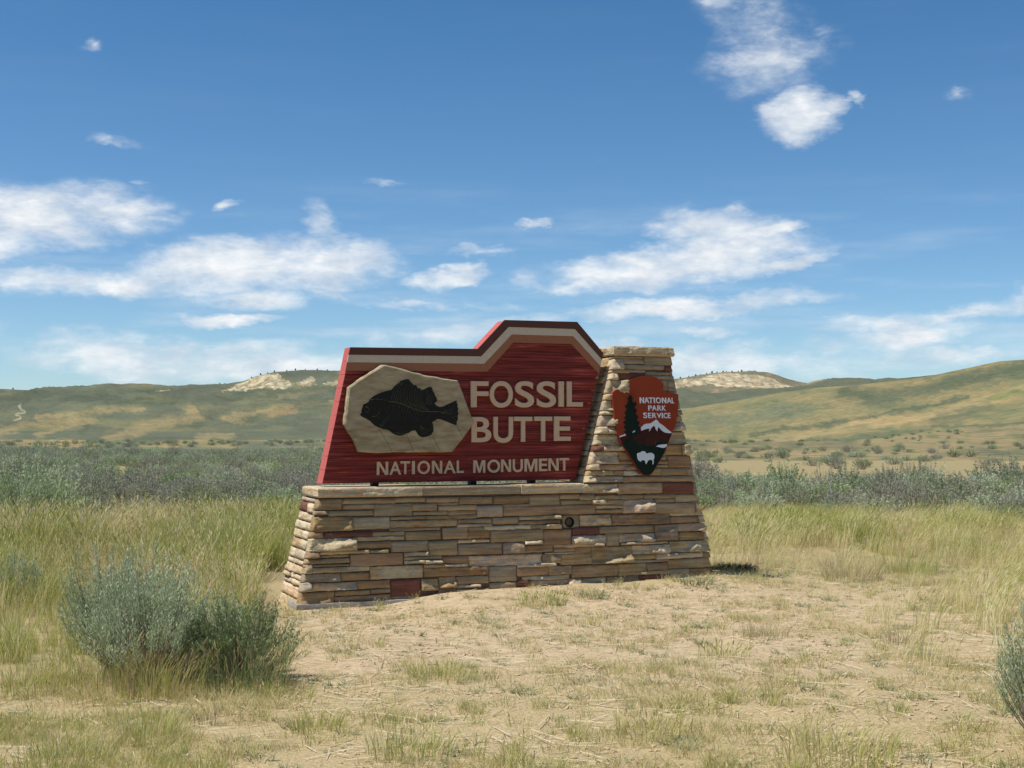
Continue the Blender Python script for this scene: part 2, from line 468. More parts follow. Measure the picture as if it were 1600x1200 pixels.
def seg_dist(x, y, pts):
    best = np.full(x.shape, 1e9)
    for (x0, y0), (x1, y1) in zip(pts[:-1], pts[1:]):
        dx, dy = x1 - x0, y1 - y0; L = dx * dx + dy * dy + 1e-9
        t = np.clip(((x - x0) * dx + (y - y0) * dy) / L, 0, 1)
        best = np.minimum(best, np.hypot(x - x0 - t * dx, y - y0 - t * dy))
    return best


def in_poly(x, y, poly):
    ins = np.zeros(x.shape, bool); n = len(poly)
    for i in range(n):
        x0, y0 = poly[i]; x1, y1 = poly[(i + 1) % n]
        if y0 == y1:
            continue
        c = ((y0 > y) != (y1 > y)) & (x < (x1 - x0) * (y - y0) / (y1 - y0) + x0)
        ins ^= c
    return ins


def grid_faces(nr, nc, closed=False):
    i = np.arange(nr - 1)[:, None]; j = np.arange(nc - (0 if closed else 1))[None]
    j2 = (j + 1) % nc
    return np.stack([i * nc + j, i * nc + j2, (i + 1) * nc + j2, (i + 1) * nc + j], -1).reshape(-1, 4)


AZ = np.concatenate([np.linspace(-math.pi, -rad(27), 70, endpoint=False), np.linspace(-rad(27), -rad(21.5), 40, endpoint=False),
                     np.linspace(-rad(21.5), rad(21.5), 760, endpoint=False), np.linspace(rad(21.5), rad(27), 40, endpoint=False), np.linspace(rad(27), math.pi, 70, endpoint=False)])


def build_land():
    # near ground
    r1 = np.concatenate([[.15, .6, 1.2, 2, 2.8, 3.6], np.geomspace(4.2, 60, 300)])
    zz = np.zeros((len(r1), len(AZ)))
    t, wx, wy = terrain(AZ, r1)
    zz = t * 0 + ground_z(wx, wy)
    zt, _, _ = terrain(AZ, r1)
    zz += np.where(r1[:, None] > 50, zt, 0)
    verts = np.stack([wx, wy, zz], -1).reshape(-1, 3)
    f = grid_faces(len(r1), len(AZ), True)[:, ::-1]
    me = mesh_data('ground', verts, f, M['ground'], True)
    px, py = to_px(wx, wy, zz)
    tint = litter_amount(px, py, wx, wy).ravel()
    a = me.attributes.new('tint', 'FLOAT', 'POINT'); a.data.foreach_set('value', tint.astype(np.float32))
    tag(link('ground', me), kind='structure')
    # hills
    r2 = np.concatenate([[60], np.geomspace(62, 200, 50), np.geomspace(203, 2900, 300), np.geomspace(3100, 14000, 14)])
    zz, wx, wy = terrain(AZ, r2)
    zz[0] = ground_z(wx[0], wy[0]) + terrain(AZ, r2[:1])[0][0]
    verts = np.stack([wx, wy, zz], -1).reshape(-1, 3)
    f = grid_faces(len(r2), len(AZ), True)[:, ::-1]
    me = mesh_data('hills', verts, f, M['hills'], True)
    px, py = to_px(wx, wy, zz)
    # jitter the bounds of the vegetation patches
    jx = px + 16 * fbm(px / 30, py / 9, 50, 4) + 6 * fbm(px / 7, py / 3, 52, 3); jy = py + 6 * fbm(px / 24, py / 10, 51, 4) + 3 * fbm(px / 6, py / 3, 53, 3)
    sage_c = np.array([.112, .120, .080]); gold = np.array([.31, .24, .12]); olive = np.array([.172, .166, .086]); dark = np.array([.072, .086, .055])
    tan = np.array([.40, .275, .135]); lite = np.array([.60, .50, .34])
    R = r2[:, None] * np.ones_like(px)
    right = np.clip((px - 1010) / 60, 0, 1)
    base = sage_c[None, None] * np.ones(px.shape + (3,))

    def lay(mask, col):
        nonlocal base
        mask = np.clip(mask, 0, 1)[..., None]
        base = base * (1 - mask) + np.array(col) * mask

    n = fbm(px / 60, py / 12, 60, 4)
    lay(.5 + n * 1.2 - right, sage_c * 1.15)
    lay((.15 + n * 1.5) * (1 - right) * (R > 700), olive)
    lay(right * (R > 180) * (R < 900), olive * 1.08)
    lay(right * np.clip(.5 + n * 1.4, 0, 1) * .8 * (R > 180) * (R < 900), gold * .88)
    lay(right * (R <= 190) * (R > 52) * np.clip(.7 + n * 1.1, 0, .9), gold * np.array([.92, .92, 1.0]))
    lay((1 - right) * (R <= 170) * .85, sage_c * 1.25)
    lay((1 - right) * (R > 95) * (R < 250) * np.clip(.4 + n * 1.6, 0, 1), gold * .9)

    def stroke(pts, wd, col, amt=1.0, cond=None):
        d = seg_dist(jx, jy * 1.0, pts)
        m = np.clip(1.35 - d / wd + .5 * fbm(px / 9, py / 2.5, 54, 3), 0, 1) * amt
        if cond is not None:
            m = m * cond
        lay(m, col)
    farL = (R > 190) * (px < 1050); nearhill = (R > 180) * (R < 800) * (px > 1040)
    for pts, wd in [([(0, 676), (43, 662), (139, 656)], 6), ([(60, 680), (129, 660)], 6), ([(60, 653), (149, 641), (225, 638)], 4),
                    ([(172, 682), (232, 666), (321, 649), (300, 640)], 9), ([(76, 702), (149, 709), (265, 705), (397, 696), (513, 689), (600, 684)], 5),
                    ([(20, 697), (100, 690), (160, 694)], 3), ([(308, 684), (361, 682)], 5), ([(365, 650), (410, 643)], 4), ([(351, 653), (378, 658)], 3),
                    ([(430, 620), (530, 606)], 3), ([(400, 640), (520, 628)], 4)]:
        stroke(pts, wd, gold, .62, farL)
    stroke([(420, 645), (462, 643)], 6, tan * .85, .7, farL)
    for pts, wd in [([(185, 629), (212, 626), (252, 628), (298, 621)], 6), ([(318, 640), (331, 656)], 5), ([(130, 665), (130, 672)], 6), ([(270, 665), (320, 664)], 5),
                    ([(460, 632), (510, 627)], 5), ([(345, 620), (400, 612), (460, 611), (530, 607)], 6), ([(0, 625), (90, 620), (180, 622)], 7),
                    ([(0, 612), (120, 613), (240, 611), (340, 606)], 3), ([(430, 583), (480, 581), (530, 583)], 5)]:
        stroke(pts, wd, dark * 1.15, .7, farL)
    # right: hill with dark brush patches, golden flanks
    for pts, wd, c, a in [([(1320, 612), (1376, 624), (1460, 603), (1565, 582), (1610, 575)], 12, dark * 1.2, .8),
                          ([(1173, 680), (1236, 669), (1355, 652), (1460, 631), (1512, 619)], 4, dark * 1.25, .85),
                          ([(1165, 696), (1236, 686), (1320, 670), (1390, 659), (1460, 647), (1530, 631), (1605, 606)], 7, gold * 1.08, .85),
                          ([(1330, 663), (1420, 656)], 9, tan, .55),
                          ([(1460, 655), (1509, 645), (1547, 634)], 9, dark * 1.3, .6), ([(1550, 622), (1600, 612)], 6, (.12, .17, .06), .6),
                          ([(1085, 694), (1200, 693), (1320, 688), (1460, 668), (1610, 661)], 3.5, dark * 1.4, .75),
                          ([(1350, 597), (1440, 588), (1560, 566)], 3, gold * .9, .6), ([(1100, 660), (1180, 650), (1260, 640)], 14, sage_c * 1.3, .55)]:
        stroke(pts, wd, c, a, nearhill)
    lay(nearhill * .5 * np.clip(fbm(px / 22, py / 6, 71, 3) * 2.0 - .3, 0, 1), dark * 1.5)
    # reddish dirt stripe and green dots on the right flat
    flatR = (R < 200) * (px > 1040)
    stroke([(1085, 733), (1240, 735), (1330, 738)], 3.5, (.50, .30, .15), .7, flatR)
    lay(flatR * np.clip(fbm(px / 26, py / 2.6, 72, 3) * 2.6 - .5, 0, 1) * .8, (.13, .155, .06))
    # pale butte face on the right and cliffs on the left
    butteR = (R > 1500) * (px > 1030) * (px < 1345)
    lay(butteR * .8, (.17, .15, .095))
    lay(butteR * np.clip(fbm(px / 14, py / 5, 73, 3) * 2.2, 0, 1), (.31, .22, .135))
    rock = np.zeros(px.shape)
    ry = py + 2.5 * fbm(px / 7, py / 40, 80, 3); rx = px + 2 * fbm(px / 9, py / 4, 81, 2)
    for poly, amt in [([(344, 611), (371, 602), (401, 586), (434, 584), (446, 594), (462, 601), (444, 608), (407, 606), (381, 610)], 1),
                      ([(463, 600), (478, 592), (490, 588), (494, 600), (473, 604)], 1), ([(228, 623), (248, 611), (265, 610), (247, 621)], 1),
                      ([(313, 628), (326, 618), (342, 624), (324, 630)], .9), ([(503, 602), (523, 595), (530, 597), (520, 602)], .9),
                      ([(1040, 606), (1060, 594), (1085, 592), (1110, 586), (1140, 584), (1172, 584), (1198, 589), (1222, 598), (1240, 604), (1205, 611), (1170, 603), (1140, 606), (1105, 600), (1060, 606)], .95),
                      ([(1060, 620), (1085, 612), (1110, 616), (1090, 622)], .7), ([(1085, 640), (1100, 624), (1112, 640)], .55), ([(1210, 611), (1250, 607), (1245, 612)], .7)]:
        m = in_poly(rx, ry, poly) & (R > 1400)
        rock = np.maximum(rock, m * amt)
    rock *= np.clip(.9 + 1.3 * fbm(px / 5, py / 3, 90, 3), .25, 1)
    # zigzag dirt track on the left slope
    d = seg_dist(px, py, [(22, 657), (32, 654), (33, 651), (24, 648), (28, 646), (38, 645), (40, 644), (31, 638), (30, 634), (33, 633)])
    lay(np.clip(1.25 - d, 0, 1) * .6 * (R > 700), lite)
    alb = np.concatenate([base, np.ones(px.shape + (1,))], -1).reshape(-1, 4)
    a = me.attributes.new('albedo', 'FLOAT_COLOR', 'POINT'); a.data.foreach_set('color', alb.astype(np.float32).ravel())
    a = me.attributes.new('rock', 'FLOAT', 'POINT'); a.data.foreach_set('value', rock.astype(np.float32).ravel())
    tag(link('hills', me), kind='structure')


def edge_left(px):      # photo y where grass gives way to sand (left part)
    return np.interp(px, [-200, 150, 300, 430, 470, 520], [1130, 1090, 1085, 1000, 950, 900])


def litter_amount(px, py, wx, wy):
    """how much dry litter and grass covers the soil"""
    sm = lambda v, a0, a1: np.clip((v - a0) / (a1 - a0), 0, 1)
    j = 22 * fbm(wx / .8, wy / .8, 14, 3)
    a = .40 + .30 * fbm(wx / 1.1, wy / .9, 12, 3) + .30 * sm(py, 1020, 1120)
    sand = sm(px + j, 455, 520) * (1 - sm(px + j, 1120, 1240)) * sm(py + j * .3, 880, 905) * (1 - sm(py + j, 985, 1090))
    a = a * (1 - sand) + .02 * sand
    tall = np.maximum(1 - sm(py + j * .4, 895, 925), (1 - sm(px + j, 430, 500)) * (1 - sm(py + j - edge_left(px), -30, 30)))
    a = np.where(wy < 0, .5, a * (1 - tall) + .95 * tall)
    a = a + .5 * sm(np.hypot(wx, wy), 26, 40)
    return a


build_land()


# ------------------------------------------------------------------ stone base with column
def line_of(pts):
    q = [on_face(*p) for p in pts]
    k = (q[1][0] - q[0][0]) / (q[1][1] - q[0][1])
    return lambda z: q[0][0] + k * (z - q[0][1])


LEFT = line_of([(468, 940), (496.5, 785)]); RIGHT = line_of([(1114.5, 893), (1047, 557)]); COLL = line_of([(917, 750), (958, 565)])
DEPTH = .74
Z_COPE_B = on_face(600, 776)[1]; Z_COPE_T = on_face(600, 760)[1] - .006
Z_CAP_B = on_face(1000, 556.5)[1]; Z_CAP_T = on_face(1000, 542)[1]
front = lambda z: BAT * z
back = lambda z: DEPTH - BAT * z

wall = empty('stone_sign_base', tuple(P0), TH)
tag(wall, 'long low wall of tan layered stones with a tapered column at its right end', 'stone wall')

COLS = {'T': (.50, .375, .215), 'G': (.46, .38, .26), 'R': (.22, .082, .055), 'O': (.45, .305, .165), 'P': (.64, .53, .36), 'B': (.43, .325, .195)}


def nz3(rs, n, lo, hi):
    return rs.uniform(lo, hi, n)


def stone_mesh(O, a, b, n, w0, h0, seed, rough, left=None, right=None, depth=.11, chamfer=0.0, cell=.017, prot=0.0, mat=None):
    cell = .011 if rough > .45 else .02
    """a rock-faced block: a relief grid in the plane (a, b) standing out along n, with sides going in by depth.
    left / right: functions of v giving the u bounds (for the sloping corners)"""
    rs = np.random.RandomState(seed)
    O, a, b, n = (np.array(q, float) for q in (O, a, b, n))
    nu = int(max(3, min(60, w0 / cell))) + 1; nv = int(max(2, min(16, h0 / cell))) + 1
    u = np.linspace(0, 1, nu)[None] * np.ones((nv, 1)); v = np.linspace(0, 1, nv)[:, None] * np.ones((1, nu))
    vv = v * h0
    u0 = left(vv) if left else np.zeros_like(vv); u1 = right(vv) if right else np.full_like(vv, w0)
    # slightly ragged outline
    u0 = u0 + .004 * fbm(vv * 30, seed * 1.7, seed, 2); u1 = u1 + .004 * fbm(vv * 30, seed * 2.3, seed + 1, 2)
    uu = u0 + (u1 - u0) * u
    tilt = rs.uniform(-.05, .05)
    vv2 = vv + np.where(v > .99, .004 * fbm(uu * 22, seed, seed + 5, 3) + tilt * .15 * (u - .5) * .05, 0) + np.where(v < .01, .004 * fbm(uu * 22, seed, seed + 6, 3), 0)
    disp = .0022 * fbm(uu * 28, vv * 60, seed + 2, 3) + rs.uniform(-.02, .02) * (vv - h0 / 2) + rs.uniform(-.012, .012) * (uu - w0 / 2)
    if rough > 0:
        # chips: facets cut by random planes
        pl = np.full_like(uu, 1.0)
        k = int(2 + w0 / .09)
        for _ in range(k):
            cu, cv = rs.uniform(0, w0), rs.uniform(-.2, 1.2) * h0
            gu, gv = rs.uniform(-.25, .6), rs.uniform(-.1, .95)
            pl = np.minimum(pl, .026 + gu * (uu - cu) - gv * (vv - cv))
        pl = np.clip(pl, -.006, .026)
        disp = disp + 1.05 * rough * (pl + .013 * fbm(uu * 13, vv * 20, seed + 3, 4) + .010 * (.5 - np.abs(fbm(uu * 17 + 5, vv * 24, seed + 8, 3))))
    e = np.minimum(np.minimum(u, 1 - u) * w0, np.minimum(v, 1 - v) * h0)
    disp = disp - np.clip(.0035 - e, 0, 1) * .9
    if chamfer:
        disp = disp - np.clip(chamfer - (uu - u0), 0, 1) * .75
    P = O + a * uu[..., None] + b * vv2[..., None] + n * (disp + prot)[..., None]
    Q = O + a * uu[..., None] + b * vv2[..., None] - n * depth
    verts = P.reshape(-1, 3); f = grid_faces(nv, nu)
    ring = [i for i in range(nu)] + [j * nu + nu - 1 for j in range(1, nv)] + [(nv - 1) * nu + i for i in range(nu - 2, -1, -1)] + [j * nu for j in range(nv - 2, 0, -1)]
    m = len(verts); Qr = Q.reshape(-1, 3)[ring]
    verts = np.vstack([verts, Qr]); L = len(ring)
    side = [[ring[i], m + i, m + (i + 1) % L, ring[(i + 1) % L]] for i in range(L)]
    f = np.vstack([f, np.array(side)])
    if np.dot(np.cross(a, b), n) < 0:
        f = f[:, ::-1]
    c = verts.mean(0)
    return mesh_data('stone', verts - c, f, mat or M['stone']), c


def add_stone(seed, col, *args, name='stone', **kw):
    me, c = stone_mesh(*args, seed=seed, **kw)
    o = link(name, me, wall, tuple(c))
    rs = np.random.RandomState(seed + 999)
    k = rs.uniform(.84, 1.14); cc = COLS[col]
    o.color = (cc[0] * k * rs.uniform(.96, 1.05), cc[1] * k, cc[2] * k * rs.uniform(.9, 1.08), 1)
    return o


nb = math.hypot(1, BAT)
FB = (0, BAT / nb, 1 / nb); FN = (0, -1 / nb, BAT / nb)
# x0, x1, y0, y1 in photo pixels, colour, roughness (0 sawn flat .. 1.6 split rock)
ST = """494 533 780 796 B 0.3|535 617 780 787 B 0|536 584 789 795.5 B 0|618 665 778 784.5 B 0|667 716 777.5 784.5 B 0|718 769 777 787 B 0|772 826 775.5 787 O 0
786 826 788 790.5 G 0.3|828 874 773.5 790 B 0|876 904 773 779.5 B 0|906 929 772.5 780.5 B .3|877 925 782 788 B 0|931 1006 774 780.5 T 1.1|1007 1055 772.5 778.5 T 0
1056 1099 773 784 T 0|1024 1054 780 784.5 B 0|927 945.5 782 787.5 P 1|947 972 782 788 T 1|973.5 1021 781 801 P 1.4|1023 1086.5 786 801.5 T 0|1088 1101 785 801 P 1
585 643.5 787.5 805.5 G 0|645 682.5 787 798 B 0|685 716 785.5 788.5 B 0|686 744.5 790 797 B 0|646 699 799.5 804 B 0|700.5 744.5 798 804 O 0
746 785.5 790.5 807 G 0|788 930 790 804.5 O 0|932 973 789.5 794 P 1.2|932 973 796 801.5 B .3|514 583 798.5 805.5 B 0|497 512 799 804.5 B .6
496 549 808 829.5 O .9|551 608.5 808.5 826.5 G 0|611 665 807 811.5 B 0|667 744 805.5 810.5 B 0|610 713 813 823 T 1.2|715 768 811.5 817.5 B 0|715 768 819 822.5 P .5
770 809 809 818.5 B 0|811.5 875 806.5 811.5 G 1.3|811.5 875 813.5 818.5 B 0|907 955 805 821 P 1.2|957.5 1045 803.5 819 O 1.4|1047 1102 801.5 805 P .5
1047 1090.5 807 816.5 O .2|1092 1104 806 815.5 P .8|609 688 824.5 828.5 B 0|732 756 823.5 828.5 B 0|757.5 829 821.5 827.5 P 1.1|831 875 820 826 P 1.1
490 504 831 840.5 O .4|506 582 831 839.5 R .1|583 631.5 831 837 B 0|634 688.5 830.5 843 B 0|692 730.5 824.5 842 B 0|732 765 829 841 O 0|767.5 848 828 846 B .3
849.5 892.5 828 851 O 0|895 936 825 835 R .2|937 1021 822.5 832.5 T .2|1024 1057 820.5 844 G .9|1059 1107 818 829.5 P 1|1062 1099 831.5 843 O 1.2|1100.5 1109 831 844 P .8
484 555.5 841.5 861 P 1.3|558 631 839 844.5 P .9|557.5 610.5 847 856.5 O .2|612 668 845.5 861.5 G .4|670.5 714 845 867.5 B .3|716 764.5 843.5 847.5 P 1|716.5 784 849.5 866 B 0
787 818.5 848 864.5 G .8|820.5 847.5 845.5 850.5 P 1|820 864 852.5 862.5 O .5|895 946 837 849 P 1.2|948 967 834 852.5 G 0|968.5 1022 834 846.5 P 1.2
866 943 850.5 854.5 P .9|866 897.5 856 862 O 0|898.5 923 855 865 O 0|852 897 863.5 865.5 P .5|972 1003 848 850.5 P .5|1004.5 1043 846.5 849.5 P .5
482 499 863 872.5 O .8|500.5 575 861.5 865.5 P .7|501.5 545 867.5 870.5 B .3|477 545.5 873.5 880 T .5|488 546 882.5 885 B 0|548 629 865.5 883.5 O .5|578 606 860.2 863.4 P .6
632.5 667.5 863.2 868.5 P 1.1|632 690.5 870 874 G 0|632.5 662.5 876 880.5 P .9|664.5 690.5 875.2 880.2 P 1|663 731 882 886 P .9|692.5 731.5 869 880 O .1
733 847 867.5 883.3 P 1.6|848.5 875.5 866.5 880 B .6|877 923.5 866 881.5 T .5|925 986.5 854.5 880 T 1.5|988 1044.5 852 865 P 1.3|1046 1112 845.5 862 P 1.3
988.5 1024 866.5 873.5 T .3|1026 1098 864.5 872 P 1.1|1099.5 1115 862.5 870.5 B .2|988 1044 875 878 G 0
472 487 882 896.5 P .6|488.5 577 886.5 893.5 P .9|579 660.5 884.5 903.5 P 1.2|663 763 886.5 899.5 O .9|765 806.5 884.5 908 G 0|809 868 880.8 885.5 P 1|808.5 856.5 887 899 O 0
858 892.5 885 897 T .8|817 889 899.5 905.5 P 1|894 965.5 883.5 901 T 1.3|967 1010 881 898.5 T .6|1011.5 1043 879.5 890 O .5|1044.5 1119 873 887 T .4
1011.5 1075 890.5 896.5 P .6|1076.5 1112 888.5 902 O .2|1113.5 1122 889 900 T .4
470 531 897 909.5 G .5|533 577 895.5 906.5 O 0|611 657 905.5 934 R 0|659 684 905 922 B .8|687 711.5 902 918 T 1.3|713.5 763 900.5 912 B .2|715 750 914 918 P .8|686 712 920 930 B .5|714 764 920 930 B .2
808 829 907.5 914.5 R .2|830.5 888 906 916 G .2|889 906.5 904 915.5 P 1|908.5 946.5 903.5 914.5 G 0|949 997.5 900.5 913 B 0|999 1048.5 898 908 R .7|1050 1083 896.5 906 T .4
766 806.5 910 920 B .2|766 850 922 932 B .2|852 950 917.5 926 B .2|952 1050 915 922 B .2|1052 1117 907.5 915 B .2|1084.5 1122 903 906 B .2
470 486 911 924.5 G .8|488 556 910.8 922.5 P 1.2|558 609 907.5 919 O .1|467 521.5 926 944 O .7|523.5 578 923.5 929.5 T .6|580 609.5 920.5 926.5 B 0|523.5 609.5 931 940 O .2
611.5 657 935.5 942 B .2|611 685 931 934.5 B 0
958 1003 557 559.8 B .2|948 973 561 577 P .9|975 1005 561.5 567.8 G 0|1007 1050 557.2 570 G 0|975 1017.5 570.5 576.8 G 0|1019 1037.5 571.5 577.5 G 0|1039 1055 571.5 580 R .4
945 982 578.8 582.8 P .9|983.5 1007.5 578.5 582 G 0|1009 1056 581.5 586 G 0|1009 1058 587.5 592.5 G 0|941 964 584 592.8 P .8|965.5 1007.5 583.5 592.8 R 1.3
938 980 594.5 614.5 P 1.4|981.5 1010 594 613 B 0|1011.5 1042 594 610.5 B 0|1043.5 1061 594 611.5 G .2|935 960 616.3 624.7 P 1|961.5 1040 616 624.5 B 0|1041.5 1063 613.5 624 B 0
931 960 626.3 641.5 P 1|961.5 1010 626 641 B 0|1011.5 1065 626 639 G .2|927 960 643 647.5 P .8|961.5 1040 643 647.5 B 0|1041.5 1068 641 648 G .4
924 962 649.5 665.8 P 1.3|963.5 1015 649.5 665.5 B 0|1016.5 1055 649.5 658 B 0|1056.5 1070 650 658.5 B 0|1016.5 1072 660 673.3 P 1
924 946.5 667.5 677.3 P 1|948 965 667.5 677.3 P .9|967 1015 667.5 677 B 0|922 970 679 694.8 P 1.2|972 1038 679 694.3 B 0|1039.5 1077 675.3 692.8 P 1
917 941 696.3 704 R .7|942.5 975 696.3 704 P .9|976.5 1038 696.3 703.8 B 0|1039.5 1066 695 710 O 0|1067.5 1079 695 710 P 1.1
916 965 705.8 724.6 P 1.2|966.5 1000 706 719 O 0|966.5 1000 720.5 724.8 B 0|1001.5 1042.5 706 711 B 0|1001.5 1042.5 712.5 719 B 0|1001.5 1042.5 720.5 724.8 O 0|1044 1083 712 730 O 0
912 934.5 726.3 734.2 P .9|936 981 726.3 734.2 O 1.1|982.5 1016 726.3 733.5 B 0|1017.5 1042.5 726.3 730 B 0|910 958 735.8 742.8 T .8|959.5 974 735.8 742.5 B 0|975 997 735.8 742.3 P .9|998.5 1016 735 742.3 B 0
1017.5 1031.5 731.7 742.3 T .6|1032.5 1073.5 731.7 742.5 B 0|1075 1087 731.7 742.5 B .2|907 931 744.4 753.5 P 1|932 973 744.4 753 P 1.1|974.5 1089 744.6 752.3 T .4
966 1034 755 771 T 0|1035.5 1081.5 754 771.2 R .1|1083 1094 754 771 G .1|912.5 964.5 757 770 P 1.4"""
near_l = lambda s, z, tol: LEFT(z) - tol < s < LEFT(z) + .05
k = 0
for row in ST.replace('\n', '|').split('|'):
    f = row.split()
    x0, x1, y0, y1 = map(float, f[:4]); colr, rg = f[4], float(f[5])
    k += 1
    x0 -= .55; x1 += .55; y0 -= .38; y1 += .38
    xm, ym = (x0 + x1) / 2, (y0 + y1) / 2
    zt = on_face(xm, y0)[1]; zb = on_face(xm, y1)[1]; s0 = on_face(x0, ym)[0]; s1 = on_face(x1, ym)[0]
    zm = (zt + zb) / 2; h = (zt - zb) * nb
    if h < .008:
        h = .008
    lf = rf = None; ch = 0
    if zm > Z_COPE_T - .02 and s0 < COLL(zm) + .04:
        lf = (lambda v, z0=zb, so=COLL(zm): COLL(z0 + v / nb) - so); s0 = COLL(zm); ch = .016
    elif zm < Z_COPE_B and s0 < LEFT(zm) + .06:
        lf = (lambda v, z0=zb, so=LEFT(zm): LEFT(z0 + v / nb) - so); s0 = LEFT(zm); ch = .010
    if s1 > RIGHT(zm) - .045:
        rf = (lambda v, z0=zb, so=s0, e=random.uniform(-.012, .008): RIGHT(z0 + v / nb) - so + e); s1 = RIGHT(zm)
    add_stone(k * 13, colr, (s0, front(zb), zb), (1, 0, 0), FB, FN, s1 - s0, h, rough=rg, left=lf, right=rf, chamfer=ch,
              prot=random.uniform(-.002, .005) + .004 * min(rg, 1))


def end_courses(line, z0, z1, d_in_front, side, seed, cols):
    """courses on a sloping end face; side -1 faces left, +1 faces right"""
    rs = random.Random(seed); z = z0
    sl = (line(1.0) - line(0.0)); L = math.hypot(1, sl)
    b = (sl / L, 0, 1 / L); n = (side / L, 0, -side * sl / L)
    while z < z1 - .02:
        h = rs.choice([.045, .06, .075, .085, .1, .05]); h = min(h, z1 - z)
        if z1 - z - h < .035:
            h = z1 - z
        zm = z + h / 2; d = front(zm) + d_in_front; dB = back(zm) - .002
        cuts = [d]
        if h < .09 and rs.random() < .75:
            cuts.append(d + (dB - d) * rs.uniform(.3, .68))
        cuts.append(dB)
        for da, db in zip(cuts[:-1], cuts[1:]):
            seed += 7
            add_stone(seed, rs.choice(cols), (line(z), da + .004, z), (0, 1, 0), b, n, db - da - .008, (h - .009) * L, rough=rs.choice([.2, .4, .6]),
                      depth=.1, prot=rs.uniform(-.003, .004))
        z += h


end_courses(LEFT, -.06, Z_COPE_B - .006, .112, -1, 5001, 'PPPPPTR')
end_courses(COLL, Z_COPE_T + .004, Z_CAP_B - .006, .112, -1, 6001, 'PPTT')
end_courses(RIGHT, -.06, Z_CAP_B - .006, .112, 1, 7001, 'PTTBG')

# mortar core, set back from the stone faces
def core_mesh(l, r, z0, z1, inset=.02, name='mortar_core'):
    v = []
    for z in (z0, z1):
        v += [(l(z) + inset, front(z) + inset, z), (r(z) - inset, front(z) + inset, z), (r(z) - inset, back(z) - .01, z), (l(z) + inset, back(z) - .01, z)]
    f = [(0, 3, 2, 1), (4, 5, 6, 7), (0, 1, 5, 4), (1, 2, 6, 5), (2, 3, 7, 6), (3, 0, 4, 7)]
    return link(name, mesh_data(name, v, f, M['mortar']), wall)


core_mesh(LEFT, lambda z: COLL(z) + .05, -.25, Z_COPE_B - .002)
core_mesh(COLL, RIGHT, -.25, Z_CAP_B)

# drain hole and its stone
hs0, hz1 = on_face(878.5, 805.5); hs1, hz0 = on_face(905, 824); hc = on_face(889.5, 816)


def ring_stone():
    cx, cz = hc; r = .045; N = 24; vs = []; fs = []
    for i in range(N):
        a = 2 * math.pi * i / N; ca, sa = math.cos(a), math.sin(a)
        kx_ = min((hs1 - cx) / ca if ca > 1e-6 else (cx - hs0) / -ca if ca < -1e-6 else 9, (hz1 - cz) / sa if sa > 1e-6 else (cz - hz0) / -sa if sa < -1e-6 else 9)
        for rr, dd in ((kx_, .08), (kx_ * .985, -.002), (r * 1.04, -.003), (r, .004), (r, .09)):
            z = cz + sa * rr
            vs.append((cx + ca * rr, front(z) + dd, z))
    for i in range(N):
        j = (i + 1) % N
        for q in range(4):
            fs.append((i * 5 + q, i * 5 + q + 1, j * 5 + q + 1, j * 5 + q))
    return vs, fs


v_, f_ = ring_stone(); c_ = np.mean(np.array(v_), 0)
o = link('drilled_stone', mesh_data('drilled_stone', [tuple(np.array(q) - c_) for q in v_], f_, M['stone']), wall, tuple(c_)); o.color = (.36, .30, .20, 1)
o['label'] = 'tan stone with a round dark drain hole'
pv_ = []; pf_ = []
for i in range(20):
    a = 2 * math.pi * i / 20
    for rr, dd in ((.0449, -.001), (.0449, .02), (.038, .02), (.038, -.001), (.0005, .021)):
        z = hc[1] + math.sin(a) * rr; pv_.append((hc[0] + math.cos(a) * rr, front(z) + dd - (.004 if dd < 0 else 0), z))
for i in range(20):
    j = (i + 1) % 20
    for q in range(3):
        pf_.append((i * 5 + q, j * 5 + q, j * 5 + q + 1, i * 5 + q + 1))
    pf_.append((i * 5 + 2, j * 5 + 2, j * 5 + 4, i * 5 + 4))  # black disc closes the bore, painting the dark inside the hole
link('drain_pipe', mesh_data('drain_pipe', pv_, pf_, M['iron']), wall)


